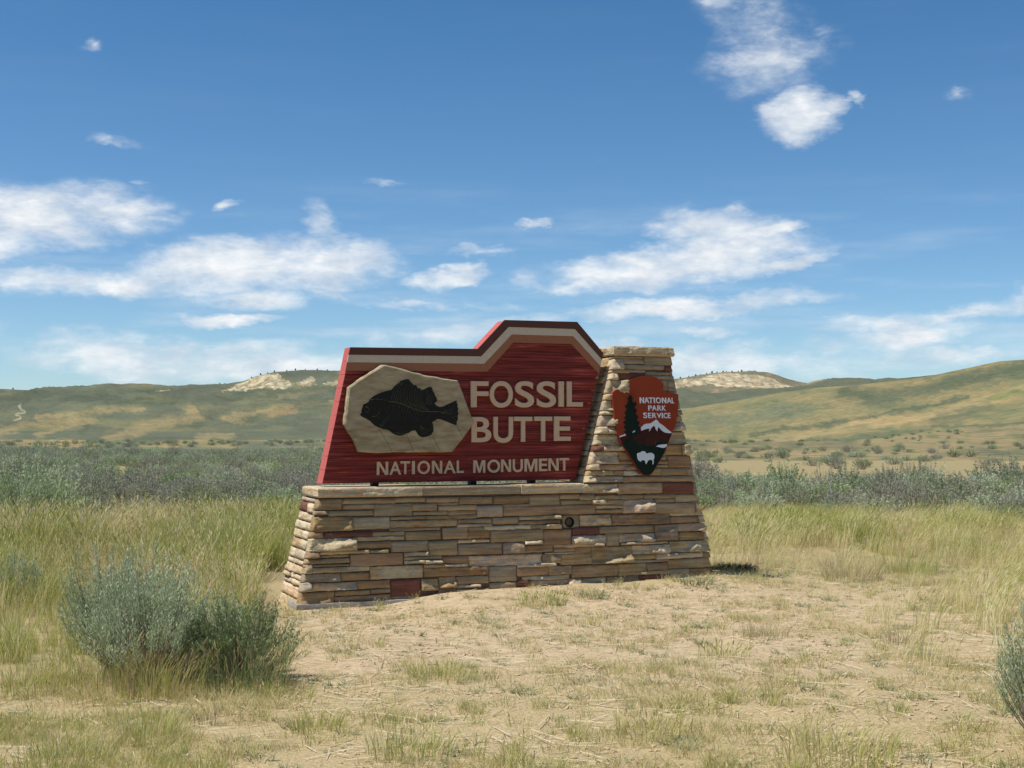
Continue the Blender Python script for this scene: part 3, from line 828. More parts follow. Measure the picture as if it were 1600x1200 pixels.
# coping stones: rock-faced front, full slabs
def slab_block(name, s0, s1, d0, d1, z0, z1, seed, rough, col, endl=False, endr=False, parent=None, rot=0):
    """a slab with relief on its front and (when free) its ends"""
    rs = np.random.RandomState(seed)
    cell = .02
    nu = int((s1 - s0) / cell) + 2; nd = int((d1 - d0) / cell) + 2; nv = int((z1 - z0) / .014) + 2
    # wrap one grid around left end, front, right end
    path = [(s0, d1 - (d1 - d0) * i / (nd - 1)) for i in range(nd)] + [(s0 + (s1 - s0) * i / (nu - 1), d0) for i in range(1, nu)] + [(s1, d0 + (d1 - d0) * i / (nd - 1)) for i in range(1, nd)]
    nrm = [(-1, 0)] * (nd - 1) + [(-.7, -.7)] + [(0, -1)] * (nu - 2) + [(.7, -.7)] + [(1, 0)] * (nd - 1)
    path = np.array(path); nrm = np.array(nrm)
    L = np.arange(len(path)) * cell
    V_ = np.linspace(0, 1, nv)[:, None]
    dsp = rough * (.010 * fbm(L[None] * 9, V_ * 1.4 + seed, seed, 4) + .006 * np.abs(fbm(L[None] * 21, V_ * 3, seed + 4, 3)))
    edge = np.clip(.16 - np.minimum(V_, 1 - V_), 0, 1) * .06 * (.4 + .6 * rough)
    dsp = dsp - edge
    fr = np.ones(len(path))
    if not endl:
        fr[:nd - 1] = 0
    if not endr:
        fr[-(nd - 1):] = 0
    dsp = dsp * fr[None]
    z = z0 + (z1 - z0) * V_ + .004 * rough * fbm(L[None] * 6, seed, seed + 9, 3) * (V_ > .99)
    P = np.stack([path[None, :, 0] + nrm[None, :, 0] * dsp, path[None, :, 1] + nrm[None, :, 1] * dsp, z + 0 * dsp], -1)
    n = len(path); verts = P.reshape(-1, 3); f = [tuple(q[::-1]) for q in grid_faces(nv, n)]
    f = [tuple(reversed(q)) for q in f]
    # top, bottom, back
    top = [(nv - 1) * n + i for i in range(n)]; bot = list(range(n))[::-1]
    f.append(tuple(top)); f.append(tuple(bot))
    f.append((n - 1, 0, (nv - 1) * n, nv * n - 1))
    c = verts.mean(0)
    o = link(name, mesh_data(name, [tuple(q) for q in (verts - c)], f, M['stone']), parent or wall, tuple(c)); o.color = (*COLS[col], 1)
    return o


cd0 = front(Z_COPE_T) - .035; cd1 = .50
cl = on_face(497, 769, cd0 + .0, 0)[0]
j1 = on_face(660.5, 765, cd0, 0)[0]; j2 = on_face(814, 765, cd0, 0)[0]; j3 = on_face(914, 765, cd0, 0)[0]
slab_block('coping_stone', cl, j1 - .003, cd0, .60, Z_COPE_B, Z_COPE_T, 11, 1.0, 'P', endl=True)
slab_block('coping_stone', j1 + .003, j2 - .003, cd0 + .008, cd1, Z_COPE_B + .002, Z_COPE_T - .002, 12, .15, 'G')
slab_block('coping_stone', j2 + .003, j3, cd0 - .004, cd1, Z_COPE_B, Z_COPE_T + .002, 13, .9, 'P')
zc = (Z_CAP_B + Z_CAP_T) / 2
kr = on_face(1053, 549, front(zc) - .03, 0)[0]
slab_block('column_cap', COLL(zc) - .03, kr, front(zc) - .035, back(zc) + .04, Z_CAP_B, Z_CAP_T, 14, 1.5, 'P', endl=True, endr=True)

# concrete footing showing at the left front
slab = slab_block('concrete_footing', LEFT(0) - .03, LEFT(0) + 1.25, -.045, .3, -.12, .012, 15, .25, 'G', endl=True)
slab.data.materials[0] = M['concrete']


# ------------------------------------------------------------------ the wooden sign
SD = .26; ST_ = .19                           # depth of the front face, thickness
sp = lambda x, y, d=SD: on_face(x, y, d, 0)
p0, p1, p2, p3, p4 = sp(547, 542.6), sp(746, 545.2), sp(788, 500), sp(901, 503), sp(942, 552)
bl, br = sp(502, 759.3), sp(899.5, 750.8)
ztop = (p0[1] + p1[1]) / 2; zpk = (p2[1] + p3[1]) / 2; zbot = (bl[1] + br[1]) / 2 + .013
O_S = np.array([(bl[0] + br[0]) / 2, SD + ST_ / 2, zbot])
sign = empty('entrance_sign', tuple(world(*O_S)), TH)
tag(sign, 'dark red wooden sign board with raised tan lettering, striped stepped top and black fish plaque', 'sign')


def part(name, verts, faces, mat, parent=sign, org=O_S, smooth=False, label=None):
    vs = np.array(verts, float) - org; c = vs.mean(0)
    o = link(name, mesh_data(name, [tuple(q) for q in vs - c], faces, mat, smooth), parent, tuple(c))
    if label:
        o['label'] = label
    return o


def prism(poly, d0, d1):
    """poly in (s, z); front at d0"""
    A = sum(poly[i][0] * poly[(i + 1) % len(poly)][1] - poly[(i + 1) % len(poly)][0] * poly[i][1] for i in range(len(poly)))
    if A < 0:
        poly = poly[::-1]
    n = len(poly)
    v = [(s, d0, z) for s, z in poly] + [(s, d1, z) for s, z in poly]
    f = [tuple(range(n)), tuple(range(2 * n - 1, n - 1, -1))] + [(i, n + i, n + (i + 1) % n, (i + 1) % n) for i in range(n)]
    return v, f


def lerp_line(a, b):
    return lambda z: a[0] + (b[0] - a[0]) * (z - a[1]) / (b[1] - a[1])


eL = lerp_line(bl, p0); eR = lerp_line(br, p4); dL = lerp_line(p1, p2); dR = lerp_line(p4, p3)
INS = .004
levels = list(np.linspace(zbot, ztop - INS, 11)) + list(np.linspace(ztop - INS, zpk - INS, 3))[1:]
levels = sorted(levels)
for q, (za, zb) in enumerate(zip(levels[:-1], levels[1:])):
    za_, zb_ = za + .0012, zb - .0012
    nr = max(4, int((zb - za) / .0055)); zs = np.linspace(za_, zb_, nr)
    upper = za >= ztop - INS - 1e-6
    rows = []
    for z in zs:
        l = dL(z + INS * 2.0) if upper else eL(z) + INS
        r = (dR(z) if z > p4[1] else eR(z)) - INS
        if upper:
            l += INS
        rows.append((l, r))
    nc = 70
    uu = np.linspace(0, 1, nc)[None]
    Ls = np.array([r[0] for r in rows])[:, None]; Rs = np.array([r[1] for r in rows])[:, None]
    S = Ls + (Rs - Ls) * uu; Zg = zs[:, None] + 0 * S
    grain = fbm(S * 1.4, Zg * 75 + .35 * np.sin(S * 2.1 + q), 100 + q, 3) + .5 * fbm(S * 5, Zg * 160, 140 + q, 2)
    e = np.minimum(Zg - za_, zb_ - Zg)
    Dp = SD - .0048 * grain + np.clip(.0035 - e, 0, 1) * .8
    n1 = nr * nc
    fv = np.stack([S, Dp, Zg], -1).reshape(-1, 3); bv = np.stack([S, 0 * S + SD + ST_, Zg], -1).reshape(-1, 3)
    ring = list(range(nc)) + [j * nc + nc - 1 for j in range(1, nr)] + [(nr - 1) * nc + i for i in range(nc - 2, -1, -1)] + [j * nc for j in range(nr - 2, 0, -1)]
    Lr = len(ring)
    vs = np.vstack([fv, bv[ring]])
    fs = [tuple(t_) for t_ in grid_faces(nr, nc)] + [(ring[i], n1 + i, n1 + (i + 1) % Lr, ring[(i + 1) % Lr]) for i in range(Lr)] + [tuple(range(n1 + Lr - 1, n1 - 1, -1))]
    pk = part('plank', vs, fs, M['redwood'])
    pk.data.materials.append(M['pale_red'])  # paler red for the left-facing plank ends
    cs_ = pk.data.polygons
    for p_ in cs_:
        if p_.normal.x < -.5:
            p_.material_index = 1

q4 = (p4[0] - .03, p4[1]); q3 = (p3[0] - .01, p3[1] - .02); q2 = (p2[0] + .015, p2[1] - .02); q1 = (p1[0] + .02, p1[1] - .02); q0 = (p0[0] + .03, p0[1] - .02)
v, f = prism([q0, q1, q2, q3, q4, (br[0] - .03, zbot + .01), (bl[0] + .03, zbot + .01)], SD + .018, SD + ST_ - .02)
part('seam_light_stop', v, f, M['redwood'])  # unseen filler added to stop skylight showing through the plank seams
b1 = [sp(*q) for q in ((544.3, 554.3), (751, 557), (794, 511), (897.5, 514.3), (939.8, 562))]
b2 = [sp(*q) for q in ((542, 566), (756, 568.3), (799.2, 522.5), (895, 525.3), (937.6, 572))]
b3 = [sp(*q) for q in ((539.2, 579.3), (761, 580.6), (801.5, 535.2), (892, 537.5), (935, 583.5))]
for (z_i, bb) in ((0, b1), (1, b2), (2, b3)):
    pass
top = [p0, p1, p2, p3, p4]
for lo, hi, m, lab, pr in ((b1, top, 'brown', 'dark brown stripe along the top edge', .013), (b2, b1, 'beige', 'pale beige stripe', .010), (b3, b2, 'orange', 'orange brown stripe', .008)):
    v, f = prism(hi + lo[::-1], SD - pr, SD + .006)
    part('border_stripe', v, f, M[m], label=lab)
# black iron brackets between board and wall
for x in (588.5, 742, 834.5):
    s_ = sp(x, 756)[0]
    v, f = prism([(s_ - .028, Z_COPE_T + .001), (s_ + .028, Z_COPE_T + .001), (s_ + .028, zbot + .03), (s_ - .028, zbot + .03)], SD + .03, SD + .11)
    part('bracket', v, f, M['iron'])

# lettering
_gl = {}
BLOCK = {'N': [(0, 0), (0, 1), (.27, 1), (.77, .30), (.77, 1), (1, 1), (1, 0), (.73, 0), (.23, .70), (.23, 0)],
         'M': [(0, 0), (0, 1), (.29, 1), (.5, .36), (.71, 1), (1, 1), (1, 0), (.80, 0), (.80, .70), (.585, 0), (.415, 0), (.20, .70), (.20, 0)]}


def glyph(ch, bold=.028, bev=.012, ex=.05, sx=1.0):
    key = (ch, bold, bev, ex)
    if key in _gl:
        return _gl[key]
    if ch in BLOCK:
        q = np.array(BLOCK[ch], float); n = len(q)
        if sum(q[i][0] * q[(i + 1) % n][1] - q[(i + 1) % n][0] * q[i][1] for i in range(n)) < 0:
            q = q[::-1]
        e1 = q - np.roll(q, 1, 0); e2 = np.roll(q, -1, 0) - q
        n1 = np.stack([-e1[:, 1], e1[:, 0]], -1); n2 = np.stack([-e2[:, 1], e2[:, 0]], -1)
        n1 /= np.linalg.norm(n1, axis=1)[:, None]; n2 /= np.linalg.norm(n2, axis=1)[:, None]
        inn = q + (n1 + n2) / (1 + (n1 * n2).sum(1))[:, None] * (.012 if bev else .001)
        v = np.vstack([np.c_[q, np.zeros(n)], np.c_[q, np.full(n, .75)], np.c_[inn, np.ones(n)]])
        f = [(k_ * n + i, k_ * n + (i + 1) % n, (k_ + 1) * n + (i + 1) % n, (k_ + 1) * n + i) for k_ in (0, 1) for i in range(n)] + [tuple(range(2 * n, 3 * n))]
        _gl[key] = (v, f)
        return _gl[key]
    cu = bpy.data.curves.new('glyph', 'FONT'); cu.body = ch; cu.offset = bold; cu.extrude = ex; cu.bevel_depth = bev; cu.bevel_resolution = 1; cu.resolution_u = 8
    ob = bpy.data.objects.new('glyph', cu); COL.objects.link(ob)
    bpy.context.view_layer.update()
    me = ob.evaluated_get(bpy.context.evaluated_depsgraph_get()).to_mesh()
    v = np.array([x.co[:] for x in me.vertices]); f = [tuple(p.vertices) for p in me.polygons]
    ob.evaluated_get(bpy.context.evaluated_depsgraph_get()).to_mesh_clear()
    bpy.data.objects.remove(ob)
    lo, hi = v.min(0), v.max(0)
    v = (v - lo) / np.maximum(hi - lo, 1e-6)            # 0..1 in x, y; z 0..1 (1 = front)
    _gl[key] = (v, f)
    return _gl[key]


def put_letter(ch, s0, s1, z0, z1, dfront, dback, mat, parent, org, name='letter', slope=0.0, **kw):
    v, f = glyph(ch, **kw)
    vs = np.stack([s0 + v[:, 0] * (s1 - s0), dback + (dfront - dback) * v[:, 2] + slope * (z0 + v[:, 1] * (z1 - z0)), z0 + v[:, 1] * (z1 - z0)], -1)
    return part(name, vs, f, mat, parent, org)


LET = [('F', 735.6, 763.6, 595.6, 636.4), ('O', 765.4, 801.7, 595.2, 637), ('S', 805, 835, 595.2, 636.8), ('S', 839, 869.2, 595.4, 636.6), ('I', 873, 881.4, 595.8, 635.4), ('L', 886, 911, 596, 635.2),
       ('B', 736.8, 768, 651.4, 691), ('U', 771.4, 802, 651.2, 692), ('T', 803.2, 832.2, 651, 690.4), ('T', 834.8, 863.2, 650.8, 689.5), ('E', 866, 892.2, 650.6, 688.8),
       ('N', 589, 606.8, 721.2, 742.2), ('A', 608.6, 627.2, 720.8, 741.8), ('T', 625.9, 641, 720.5, 741), ('I', 644, 648.4, 720.2, 741), ('O', 652.5, 672, 719.8, 741), ('N', 675, 691.3, 719.8, 740.2),
       ('A', 693.2, 712.4, 719.6, 739.8), ('L', 713.8, 725, 719.4, 739.2), ('M', 739.7, 758.6, 719, 738.8), ('O', 761.8, 781.6, 718, 738.8), ('N', 783, 798.8, 717.8, 737.6),
       ('U', 801.3, 817.1, 717.4, 737.8), ('M', 819.5, 840, 716.8, 736.8), ('E', 842.2, 855.4, 716.4, 736.2), ('N', 857, 873.2, 716, 735.8), ('T', 874.2, 889.5, 715.5, 735.4)]
for ch, x0, x1, y0, y1 in LET:
    xm = (x0 + x1) / 2; ym = (y0 + y1) / 2
    bigl = y1 < 700
    dd = SD - (.020 if bigl else .013)
    put_letter(ch, sp(x0, ym, dd)[0], sp(x1, ym, dd)[0], sp(xm, y1, dd)[1], sp(xm, y0, dd)[1], dd, SD + .004, M['letter'], sign, O_S,
               bold={'I': .03, 'M': .004, 'N': .010}.get(ch, .008), bev=.012, name='raised_letter')

# fossil slab
FS = lambda x, y, d=SD - .085: on_face(530 + x / 7.273, 560 + y / 7.273, d, 0)
slab_poly = [(500, 70), (530, 68), (620, 92), (740, 122), (830, 150), (925, 165), (960, 182), (1060, 200), (1200, 228), (1350, 252), (1372, 290), (1420, 420), (1500, 640), (1535, 722), (1490, 800), (1420, 900),
             (1350, 985), (1290, 1060), (1140, 1068), (900, 1072), (620, 1070), (430, 1078), (230, 1065), (205, 1000), (160, 905), (110, 830), (62, 750), (66, 690), (70, 640), (92, 480), (108, 325), (240, 230), (370, 150)]


def rock_slab():
    poly = [FS(*q) for q in slab_poly]
    # densify with a ragged line
    P_ = []
    for i in range(len(poly)):
        a, b = np.array(poly[i]), np.array(poly[(i + 1) % len(poly)])
        m = max(1, int(np.hypot(*(b - a)) / .02))
        for t in range(m):
            P_.append(a + (b - a) * t / m)
    P_ = np.array(P_); n = len(P_)
    cen = P_.mean(0)
    dirs_ = (cen - P_) / np.hypot(*(cen - P_).T)[:, None]
    P_ = P_ + dirs_ * (.004 * fbm(np.arange(n) * .4, 3, 77, 2))[:, None]
    d0 = SD - .085
    rings = []
    for dd, ins, nz in ((SD + .0, .006, .003), (d0 + .06, .000, .005), (d0 + .03, .003, .006), (d0 + .010, .002, .004), (d0, .015, .003)):
        jit = nz * fbm(np.arange(n) * .7, dd * 90, 78, 3)
        R_ = P_ + dirs_ * (ins + jit)[:, None]
        rings.append(np.stack([R_[:, 0], np.full(n, dd), R_[:, 1]], -1))
    vs = np.vstack(rings); fs = []
    for k_ in range(4):
        for i in range(n):
            j = (i + 1) % n
            fs.append((k_ * n + i, (k_ + 1) * n + i, (k_ + 1) * n + j, k_ * n + j))
    fs.append(tuple(range(4 * n, 5 * n)))
    A = sum(P_[i][0] * P_[(i + 1) % n][1] - P_[(i + 1) % n][0] * P_[i][1] for i in range(n))
    if A < 0:
        fs = [t[::-1] for t in fs]
    return vs, fs


vs, fs = rock_slab()
fslab = part('fossil_slab', vs, fs, M['slab'], label='many-sided tan stone slab carrying a black fossil fish')
O_F = O_S + np.array(fslab.location)
fish = [(232, 642), (255, 615), (250, 590), (275, 520), (300, 512), (330, 495), (345, 465), (390, 425), (440, 400), (520, 372), (598, 352), (640, 300), (700, 252), (755, 235), (782, 232), (800, 240), (812, 262), (832, 278), (846, 300), (880, 303),
        (892, 330), (925, 338), (935, 355), (962, 352), (1000, 328), (1042, 318), (1062, 338), (1068, 370), (1088, 395), (1092, 425), (1110, 440), (1117, 488), (1085, 508), (1110, 535), (1148, 550), (1180, 545), (1250, 510), (1310, 485), (1335, 470),
        (1340, 500), (1352, 520), (1346, 545), (1358, 570), (1350, 600), (1360, 630), (1350, 655), (1355, 690), (1342, 715), (1335, 765), (1270, 742), (1200, 712), (1150, 695), (1120, 692), (1060, 726), (1076, 780), (1075, 830), (1050, 868), (1020, 885),
        (960, 902), (912, 890), (882, 850), (865, 820), (830, 826), (790, 850), (740, 872), (700, 880), (650, 876), (600, 850), (560, 818), (500, 808), (440, 785), (400, 765), (350, 715), (300, 685), (262, 668)]


def fish_mesh():
    dF = SD - .088
    poly = np.array([FS(x, y, dF) for x, y in fish]); n = len(poly)
    A = sum(poly[i][0] * poly[(i + 1) % n][1] - poly[(i + 1) % n][0] * poly[i][1] for i in range(n))
    if A < 0:
        poly = poly[::-1]
    # inset ring, domed
    nxt = np.roll(poly, -1, 0); prv = np.roll(poly, 1, 0)
    tng = nxt - prv; nr_ = np.stack([-tng[:, 1], tng[:, 0]], -1); nr_ /= np.linalg.norm(nr_, axis=1)[:, None] + 1e-9
    inn = poly + nr_ * .006
    v = [(s, SD - .080, z) for s, z in poly] + [(s, dF - .004, z) for s, z in inn]
    f = [tuple(range(n, 2 * n))] + [(i, (i + 1) % n, n + (i + 1) % n, n + i) for i in range(n)]
    return v, f


v, f = fish_mesh()
part('fossil_fish', v, f, M['fish'], fslab, O_F)


def ridge(pts, r0, r1, d):
    """raised rib following points (slab coordinates)"""
    P_ = [FS(x, y, d) for x, y in pts]; vs = []; fs = []
    for i, (s, z) in enumerate(P_):
        a = np.array(P_[min(i + 1, len(P_) - 1)]) - np.array(P_[max(i - 1, 0)]); a = a / (np.hypot(*a) + 1e-9)
        nx = np.array([-a[1], a[0]]); r = r0 + (r1 - r0) * i / (len(P_) - 1)
        vs += [(s + nx[0] * r, d + .002, z + nx[1] * r), (s, d - r * 1.2, z), (s - nx[0] * r, d + .002, z - nx[1] * r)]
    for i in range(len(P_) - 1):
        for q in (0, 1):
            a_ = i * 3 + q; fs.append((a_, a_ + 1, a_ + 4, a_ + 3))
    return vs, fs


dR_ = SD - .0922
rv, rf_ = [], []


def addr(vf):
    global rv, rf_
    o_ = len(rv); rv += vf[0]; rf_ += [tuple(i + o_ for i in t) for t in vf[1]]


for i in range(17):        # rays of the back fin, running down to the spine
    t = i / 16
    tx = 690 + 240 * t; ty = 268 + 88 * t + (22 if i % 2 else 0)
    bx = 600 + 420 * t; by = 492 + 108 * t
    mx_ = (tx + bx) / 2 - 34; my_ = (ty + by) / 2 + 6
    addr(ridge([(bx, by), ((bx + mx_) / 2 - 8, (by + my_) / 2 + 4), (mx_, my_), ((mx_ + tx) / 2 - 8, (my_ + ty) / 2 - 4), (tx, ty)], .0032, .0014, dR_))
for i in range(8):
    t = i / 7
    addr(ridge([(980 + 60 * t, 520 + 10 * t), (1000 + 62 * t, 430 + 10 * t), (985 + 100 * t, 345 + 90 * t)], .0022, .001, dR_))
    addr(ridge([(1150, 610 + 12 * t), (1250, 575 + 60 * t), (1335, 500 + 240 * t)], .0022, .0012, dR_))
    addr(ridge([(920 + 8 * t, 760 + 4 * t), (930 + 60 * t, 810), (930 + 120 * t, 880 - 40 * t)], .0020, .001, dR_))
for i in range(11):
    t = i / 10
    addr(ridge([(620 + 330 * t, 520 + 90 * t), (600 + 330 * t, 600 + 60 * t), (570 + 300 * t, 690 + 30 * t)], .0020, .001, dR_))
addr(ridge([(560, 488), (640, 495), (700, 512), (780, 545), (850, 572), (930, 598), (1030, 606), (1120, 604), (1160, 606)], .0042, .003, dR_ - .001))
addr(ridge([(350, 470), (420, 462), (500, 470), (560, 480)], .003, .002, dR_)); addr(ridge([(370, 660), (420, 655), (452, 625), (455, 600)], .004, .003, dR_))
addr(ridge([(455, 775), (500, 720), (550, 650)], .004, .002, dR_)); addr(ridge([(480, 775), (530, 715), (575, 650)], .003, .002, dR_))
addr(ridge([(300, 545), (330, 560), (345, 590), (325, 610), (300, 600)], .004, .003, dR_)); addr(ridge([(640, 845), (720, 852), (790, 850)], .0035, .002, dR_))
fmat = material('fossil_rib', m_plain((.15, .135, .095), 80, .8, .3, .003, (.35, .35, .35)), .5, .4)  # rib colour lightened to paint a sheen along the ridges
o = part('fin_ray', rv, rf_, fmat, fslab, O_F); o['kind'] = 'stuff'
cv, cf = [], []
rv, rf_ = [], []
cm = material('slab_crack', m_plain((.10, .075, .045), 60, .3), .9)
for pts in ([(445, 790), (500, 880), (560, 985), (600, 1062)], [(765, 870), (800, 950), (850, 1058)], [(1060, 880), (1100, 960), (1150, 1062)], [(1340, 770), (1375, 840), (1408, 905)]):
    P_ = [FS(x, y, SD - .0856) for x, y in pts]
    for a, b in zip(P_[:-1], P_[1:]):
        o_ = len(rv); wd = .0022
        rv += [(a[0] - wd, SD - .0856, a[1]), (a[0] + wd, SD - .0856, a[1]), (b[0] + wd, SD - .0856, b[1]), (b[0] - wd, SD - .0856, b[1])]; rf_.append((o_, o_ + 3, o_ + 2, o_ + 1))
part('crack', rv, rf_, cm, fslab, O_F)

# ------------------------------------------------------------------ arrowhead emblem on the column
ED = -.045                                     # plane parallel to the leaning face
ep = lambda x, y, d=ED: on_face(x, y, d, BAT)
em_out = [(1003, 588), (1009, 587), (1016, 587.3), (1026, 590), (1033, 595), (1036.5, 600), (1036.3, 605), (1035.5, 608.5), (1039, 611), (1046, 613.5), (1055, 615), (1060, 616.2), (1060, 623), (1059.3, 640), (1056.6, 662), (1054.3, 667), (1051, 675),
          (1047, 685), (1043, 696), (1037, 710), (1028, 725), (1021, 737), (1016.5, 742), (1012, 743.2), (1006, 742.6), (1000, 738), (993, 728), (985, 715), (976.5, 702), (970, 692), (967, 684), (965, 678), (963, 669), (961, 660), (960, 650), (959.5, 640),
          (957.5, 628), (956.8, 618), (958.3, 612.3), (963, 608.8), (970, 608.4), (976, 611), (980.3, 609), (981, 604), (979, 600), (981, 595), (988, 592), (996, 589.5)]
cz_e = ep(1008, 665)[1]; cs_e = ep(1008, 665)[0]
O_E = np.array([cs_e, front(cz_e) + ED + .03, cz_e])
emb = empty('arrowhead_emblem', tuple(world(*O_E)), TH)
tag(emb, 'brown and green arrowhead-shaped plaque with tree, white mountain and bison on the stone column', 'emblem')


def em_prism(pts, d0, d1, mat, name, label=None):
    poly = [ep(*q) for q in pts]
    v, f = prism(poly, 0, 1)
    v = [(s, front(z) + (d0 if d < .5 else d1), z) for s, d, z in v]
    return part(name, v, f, mat, emb, O_E, label=label)


em_prism(em_out, ED, ED + .028, M['em_red'], 'plaque')
em_prism([(968, 684), (975, 682), (984, 676.5), (993, 673.5), (1002, 673), (1010, 670), (1016, 669), (1021, 665.5), (1023, 667), (1028, 668), (1034, 673), (1039, 676), (1049.3, 677), (1043.5, 693), (1024, 690), (1023, 698), (978, 698), (972.5, 694)],
         ED - .0016, ED + .004, M['em_dark'], 'mountain_base')
em_prism([(971.3, 692.5), (975, 691), (978, 687), (982, 686), (985, 690), (988, 686), (991, 691), (994, 688.5), (997, 694), (1000, 690.5), (1003, 696), (1006, 690.5), (1009, 697), (1023, 697), (1025.5, 690.3), (1043.2, 691.2), (1041.7, 697.5), (1036.2, 710),
          (1027.3, 725), (1020.5, 736.4), (1016, 741.3), (1012, 742.4), (1006.3, 741.8), (1000.6, 737.4), (993.8, 727.6), (985.8, 714.6), (977.3, 701.5)], ED - .0030, ED + .004, M['em_green'], 'meadow')
tree_l = [(984, 617), (982.3, 620), (980.2, 623), (981.8, 626), (980, 631), (975.8, 634), (979.3, 639), (975.4, 645), (978.6, 649), (974.6, 652), (978, 656), (972.6, 660), (977.6, 663), (973.6, 668), (978.8, 671), (974.6, 675), (979, 679), (983.4, 681), (982.6, 690), (981.4, 700)]
tree_r = [(990.5, 700), (989.6, 690), (988.8, 682), (994, 681), (1000.6, 677.5), (999.6, 673), (1001.4, 669.6), (997, 665), (999.6, 660), (994.6, 656.6), (997.4, 651), (993, 646.6), (995.4, 641), (991, 637.3), (994.3, 632), (993.6, 627.4), (990, 630), (987.6, 626), (988.6, 622), (986, 618)]
em_prism(tree_l + tree_r, ED - .0044, ED + .004, M['em_green'], 'tree_silhouette')
L9 = lambda pts: [(900 + x / 10, 640 + y / 10) for x, y in pts]
em_prism(L9([(1010, 280), (1060, 235), (1110, 220), (1165, 215), (1210, 185), (1250, 155), (1280, 180), (1300, 210), (1370, 255), (1430, 310), (1500, 360), (1460, 370), (1390, 360), (1340, 330), (1290, 270), (1275, 290), (1270, 340), (1245, 310), (1230, 265), (1215, 250),
              (1180, 280), (1145, 340), (1140, 335), (1150, 295), (1100, 300), (1020, 330)]), ED - .0034, ED + .003, M['em_white'], 'snowy_mountain')
for pts in ([(680, 430), (690, 415), (765, 378), (777, 405)], [(878, 352), (915, 322), (920, 340), (888, 362)], [(1250, 575), (1290, 552), (1350, 544), (1422, 540), (1412, 575), (1370, 600), (1330, 595)]):
    em_prism(L9(pts), ED - .0050, ED + .003, M['em_white'], 'white_patch')
em_prism(L9([(950, 705), (955, 685), (975, 675), (1000, 672), (1020, 655), (1045, 648), (1075, 655), (1090, 675), (1110, 688), (1140, 675), (1180, 675), (1210, 695), (1222, 720), (1220, 760), (1207, 790), (1212, 815), (1205, 852), (1188, 856), (1196, 830), (1190, 797), (1170, 782),
              (1150, 785), (1125, 795), (1110, 820), (1092, 856), (1080, 830), (1075, 803), (1055, 790), (1035, 788), (1018, 800), (1008, 816), (992, 805), (970, 790), (958, 760)]), ED - .0046, ED + .003, M['em_white'], 'bison_silhouette')
for ch, x0, x1, y0, y1 in ([('N', 999.6, 1006.4, 621, 630), ('A', 1006.8, 1014.2, 621, 630), ('T', 1013.6, 1020.2, 621.1, 630), ('I', 1021.3, 1023.3, 621.2, 630), ('O', 1024.8, 1032.6, 621.1, 630.2), ('N', 1034.2, 1041, 621.3, 630.1), ('A', 1041.8, 1049, 621.4, 630.2),
                            ('L', 1049.6, 1053, 621.5, 630.2), ('P', 1012.8, 1018.6, 633.4, 641.4), ('A', 1018.6, 1026, 633.4, 641.5), ('R', 1027, 1033.4, 633.5, 641.6), ('K', 1034.2, 1040.4, 633.6, 641.7),
                            ('S', 1005.4, 1011, 644.8, 653.4), ('E', 1012.6, 1017.6, 645, 653.2), ('R', 1019, 1025.6, 645, 653.2), ('V', 1026, 1033.4, 645.1, 653.2), ('I', 1034, 1036, 645.2, 653.3), ('C', 1037, 1042.2, 645, 653.5), ('E', 1043.2, 1047.6, 645.3, 653.4)]):
    xm, ym = (x0 + x1) / 2, (y0 + y1) / 2
    put_letter(ch, ep(x0, ym)[0], ep(x1, ym)[0], ep(xm, y1)[1], ep(xm, y0)[1], ED - .0035, ED + .002, M['em_white'], emb, O_E, slope=BAT, bold={'M': .005, 'N': .012}.get(ch, .018), bev=.0, ex=.02, name='painted_letter')
print('CHECK', 'colL .97', COLL(.97), 'sign right bottom', br, 'p4', p4, 'COLL', COLL(p4[1]), 'LEFT0', LEFT(0), 'RIGHT0', RIGHT(0), 'cope', Z_COPE_B, Z_COPE_T, 'cap', Z_CAP_B, Z_CAP_T, 'sign', zbot, ztop, zpk, 'stones', k)


# ------------------------------------------------------------------ plants
def blade_arrays(rs, base, h, lean, width, K=3, side=None):
    """curved tapering blades. base (N,3), h (N,), lean (N,2) horizontal offset of the tip"""
    N = len(base); t = np.linspace(0, 1, K + 1)
    ang_ = rs.uniform(0, math.pi, N) if side is None else side
    sd = np.stack([np.cos(ang_), np.sin(ang_), np.zeros(N)], -1)
    P = base[:, None, :] + np.stack([lean[:, 0, None] * t ** 2, lean[:, 1, None] * t ** 2, h[:, None] * (t - .12 * t ** 2)], -1)
    wd = width[:, None] * (1 - t ** 1.6 * .88)
    A = P + sd[:, None] * wd[..., None] / 2; B = P - sd[:, None] * wd[..., None] / 2
    v = np.stack([A, B], 2).reshape(N, -1, 3)
    b0 = np.arange(N)[:, None] * (2 * (K + 1)) + (np.arange(K) * 2)[None]
    f = np.stack([b0, b0 + 1, b0 + 3, b0 + 2], -1).reshape(-1, 4)
    return v.reshape(-1, 3), f, P


def join(parts_):
    vs, fs, ms = [], [], []; o = 0
    for v, f, m in parts_:
        vs.append(v); fs.append(f + o); ms.append(np.full(len(f), m)); o += len(v)
    return np.vstack(vs), np.vstack(fs), np.concatenate(ms)


def mesh_multi(name, parts_, mats):
    v, f, m = join(parts_)
    me = mesh_data(name, v, f, mats)
    me.polygons.foreach_set('material_index', m.astype(np.int32)); me.update()
    return me


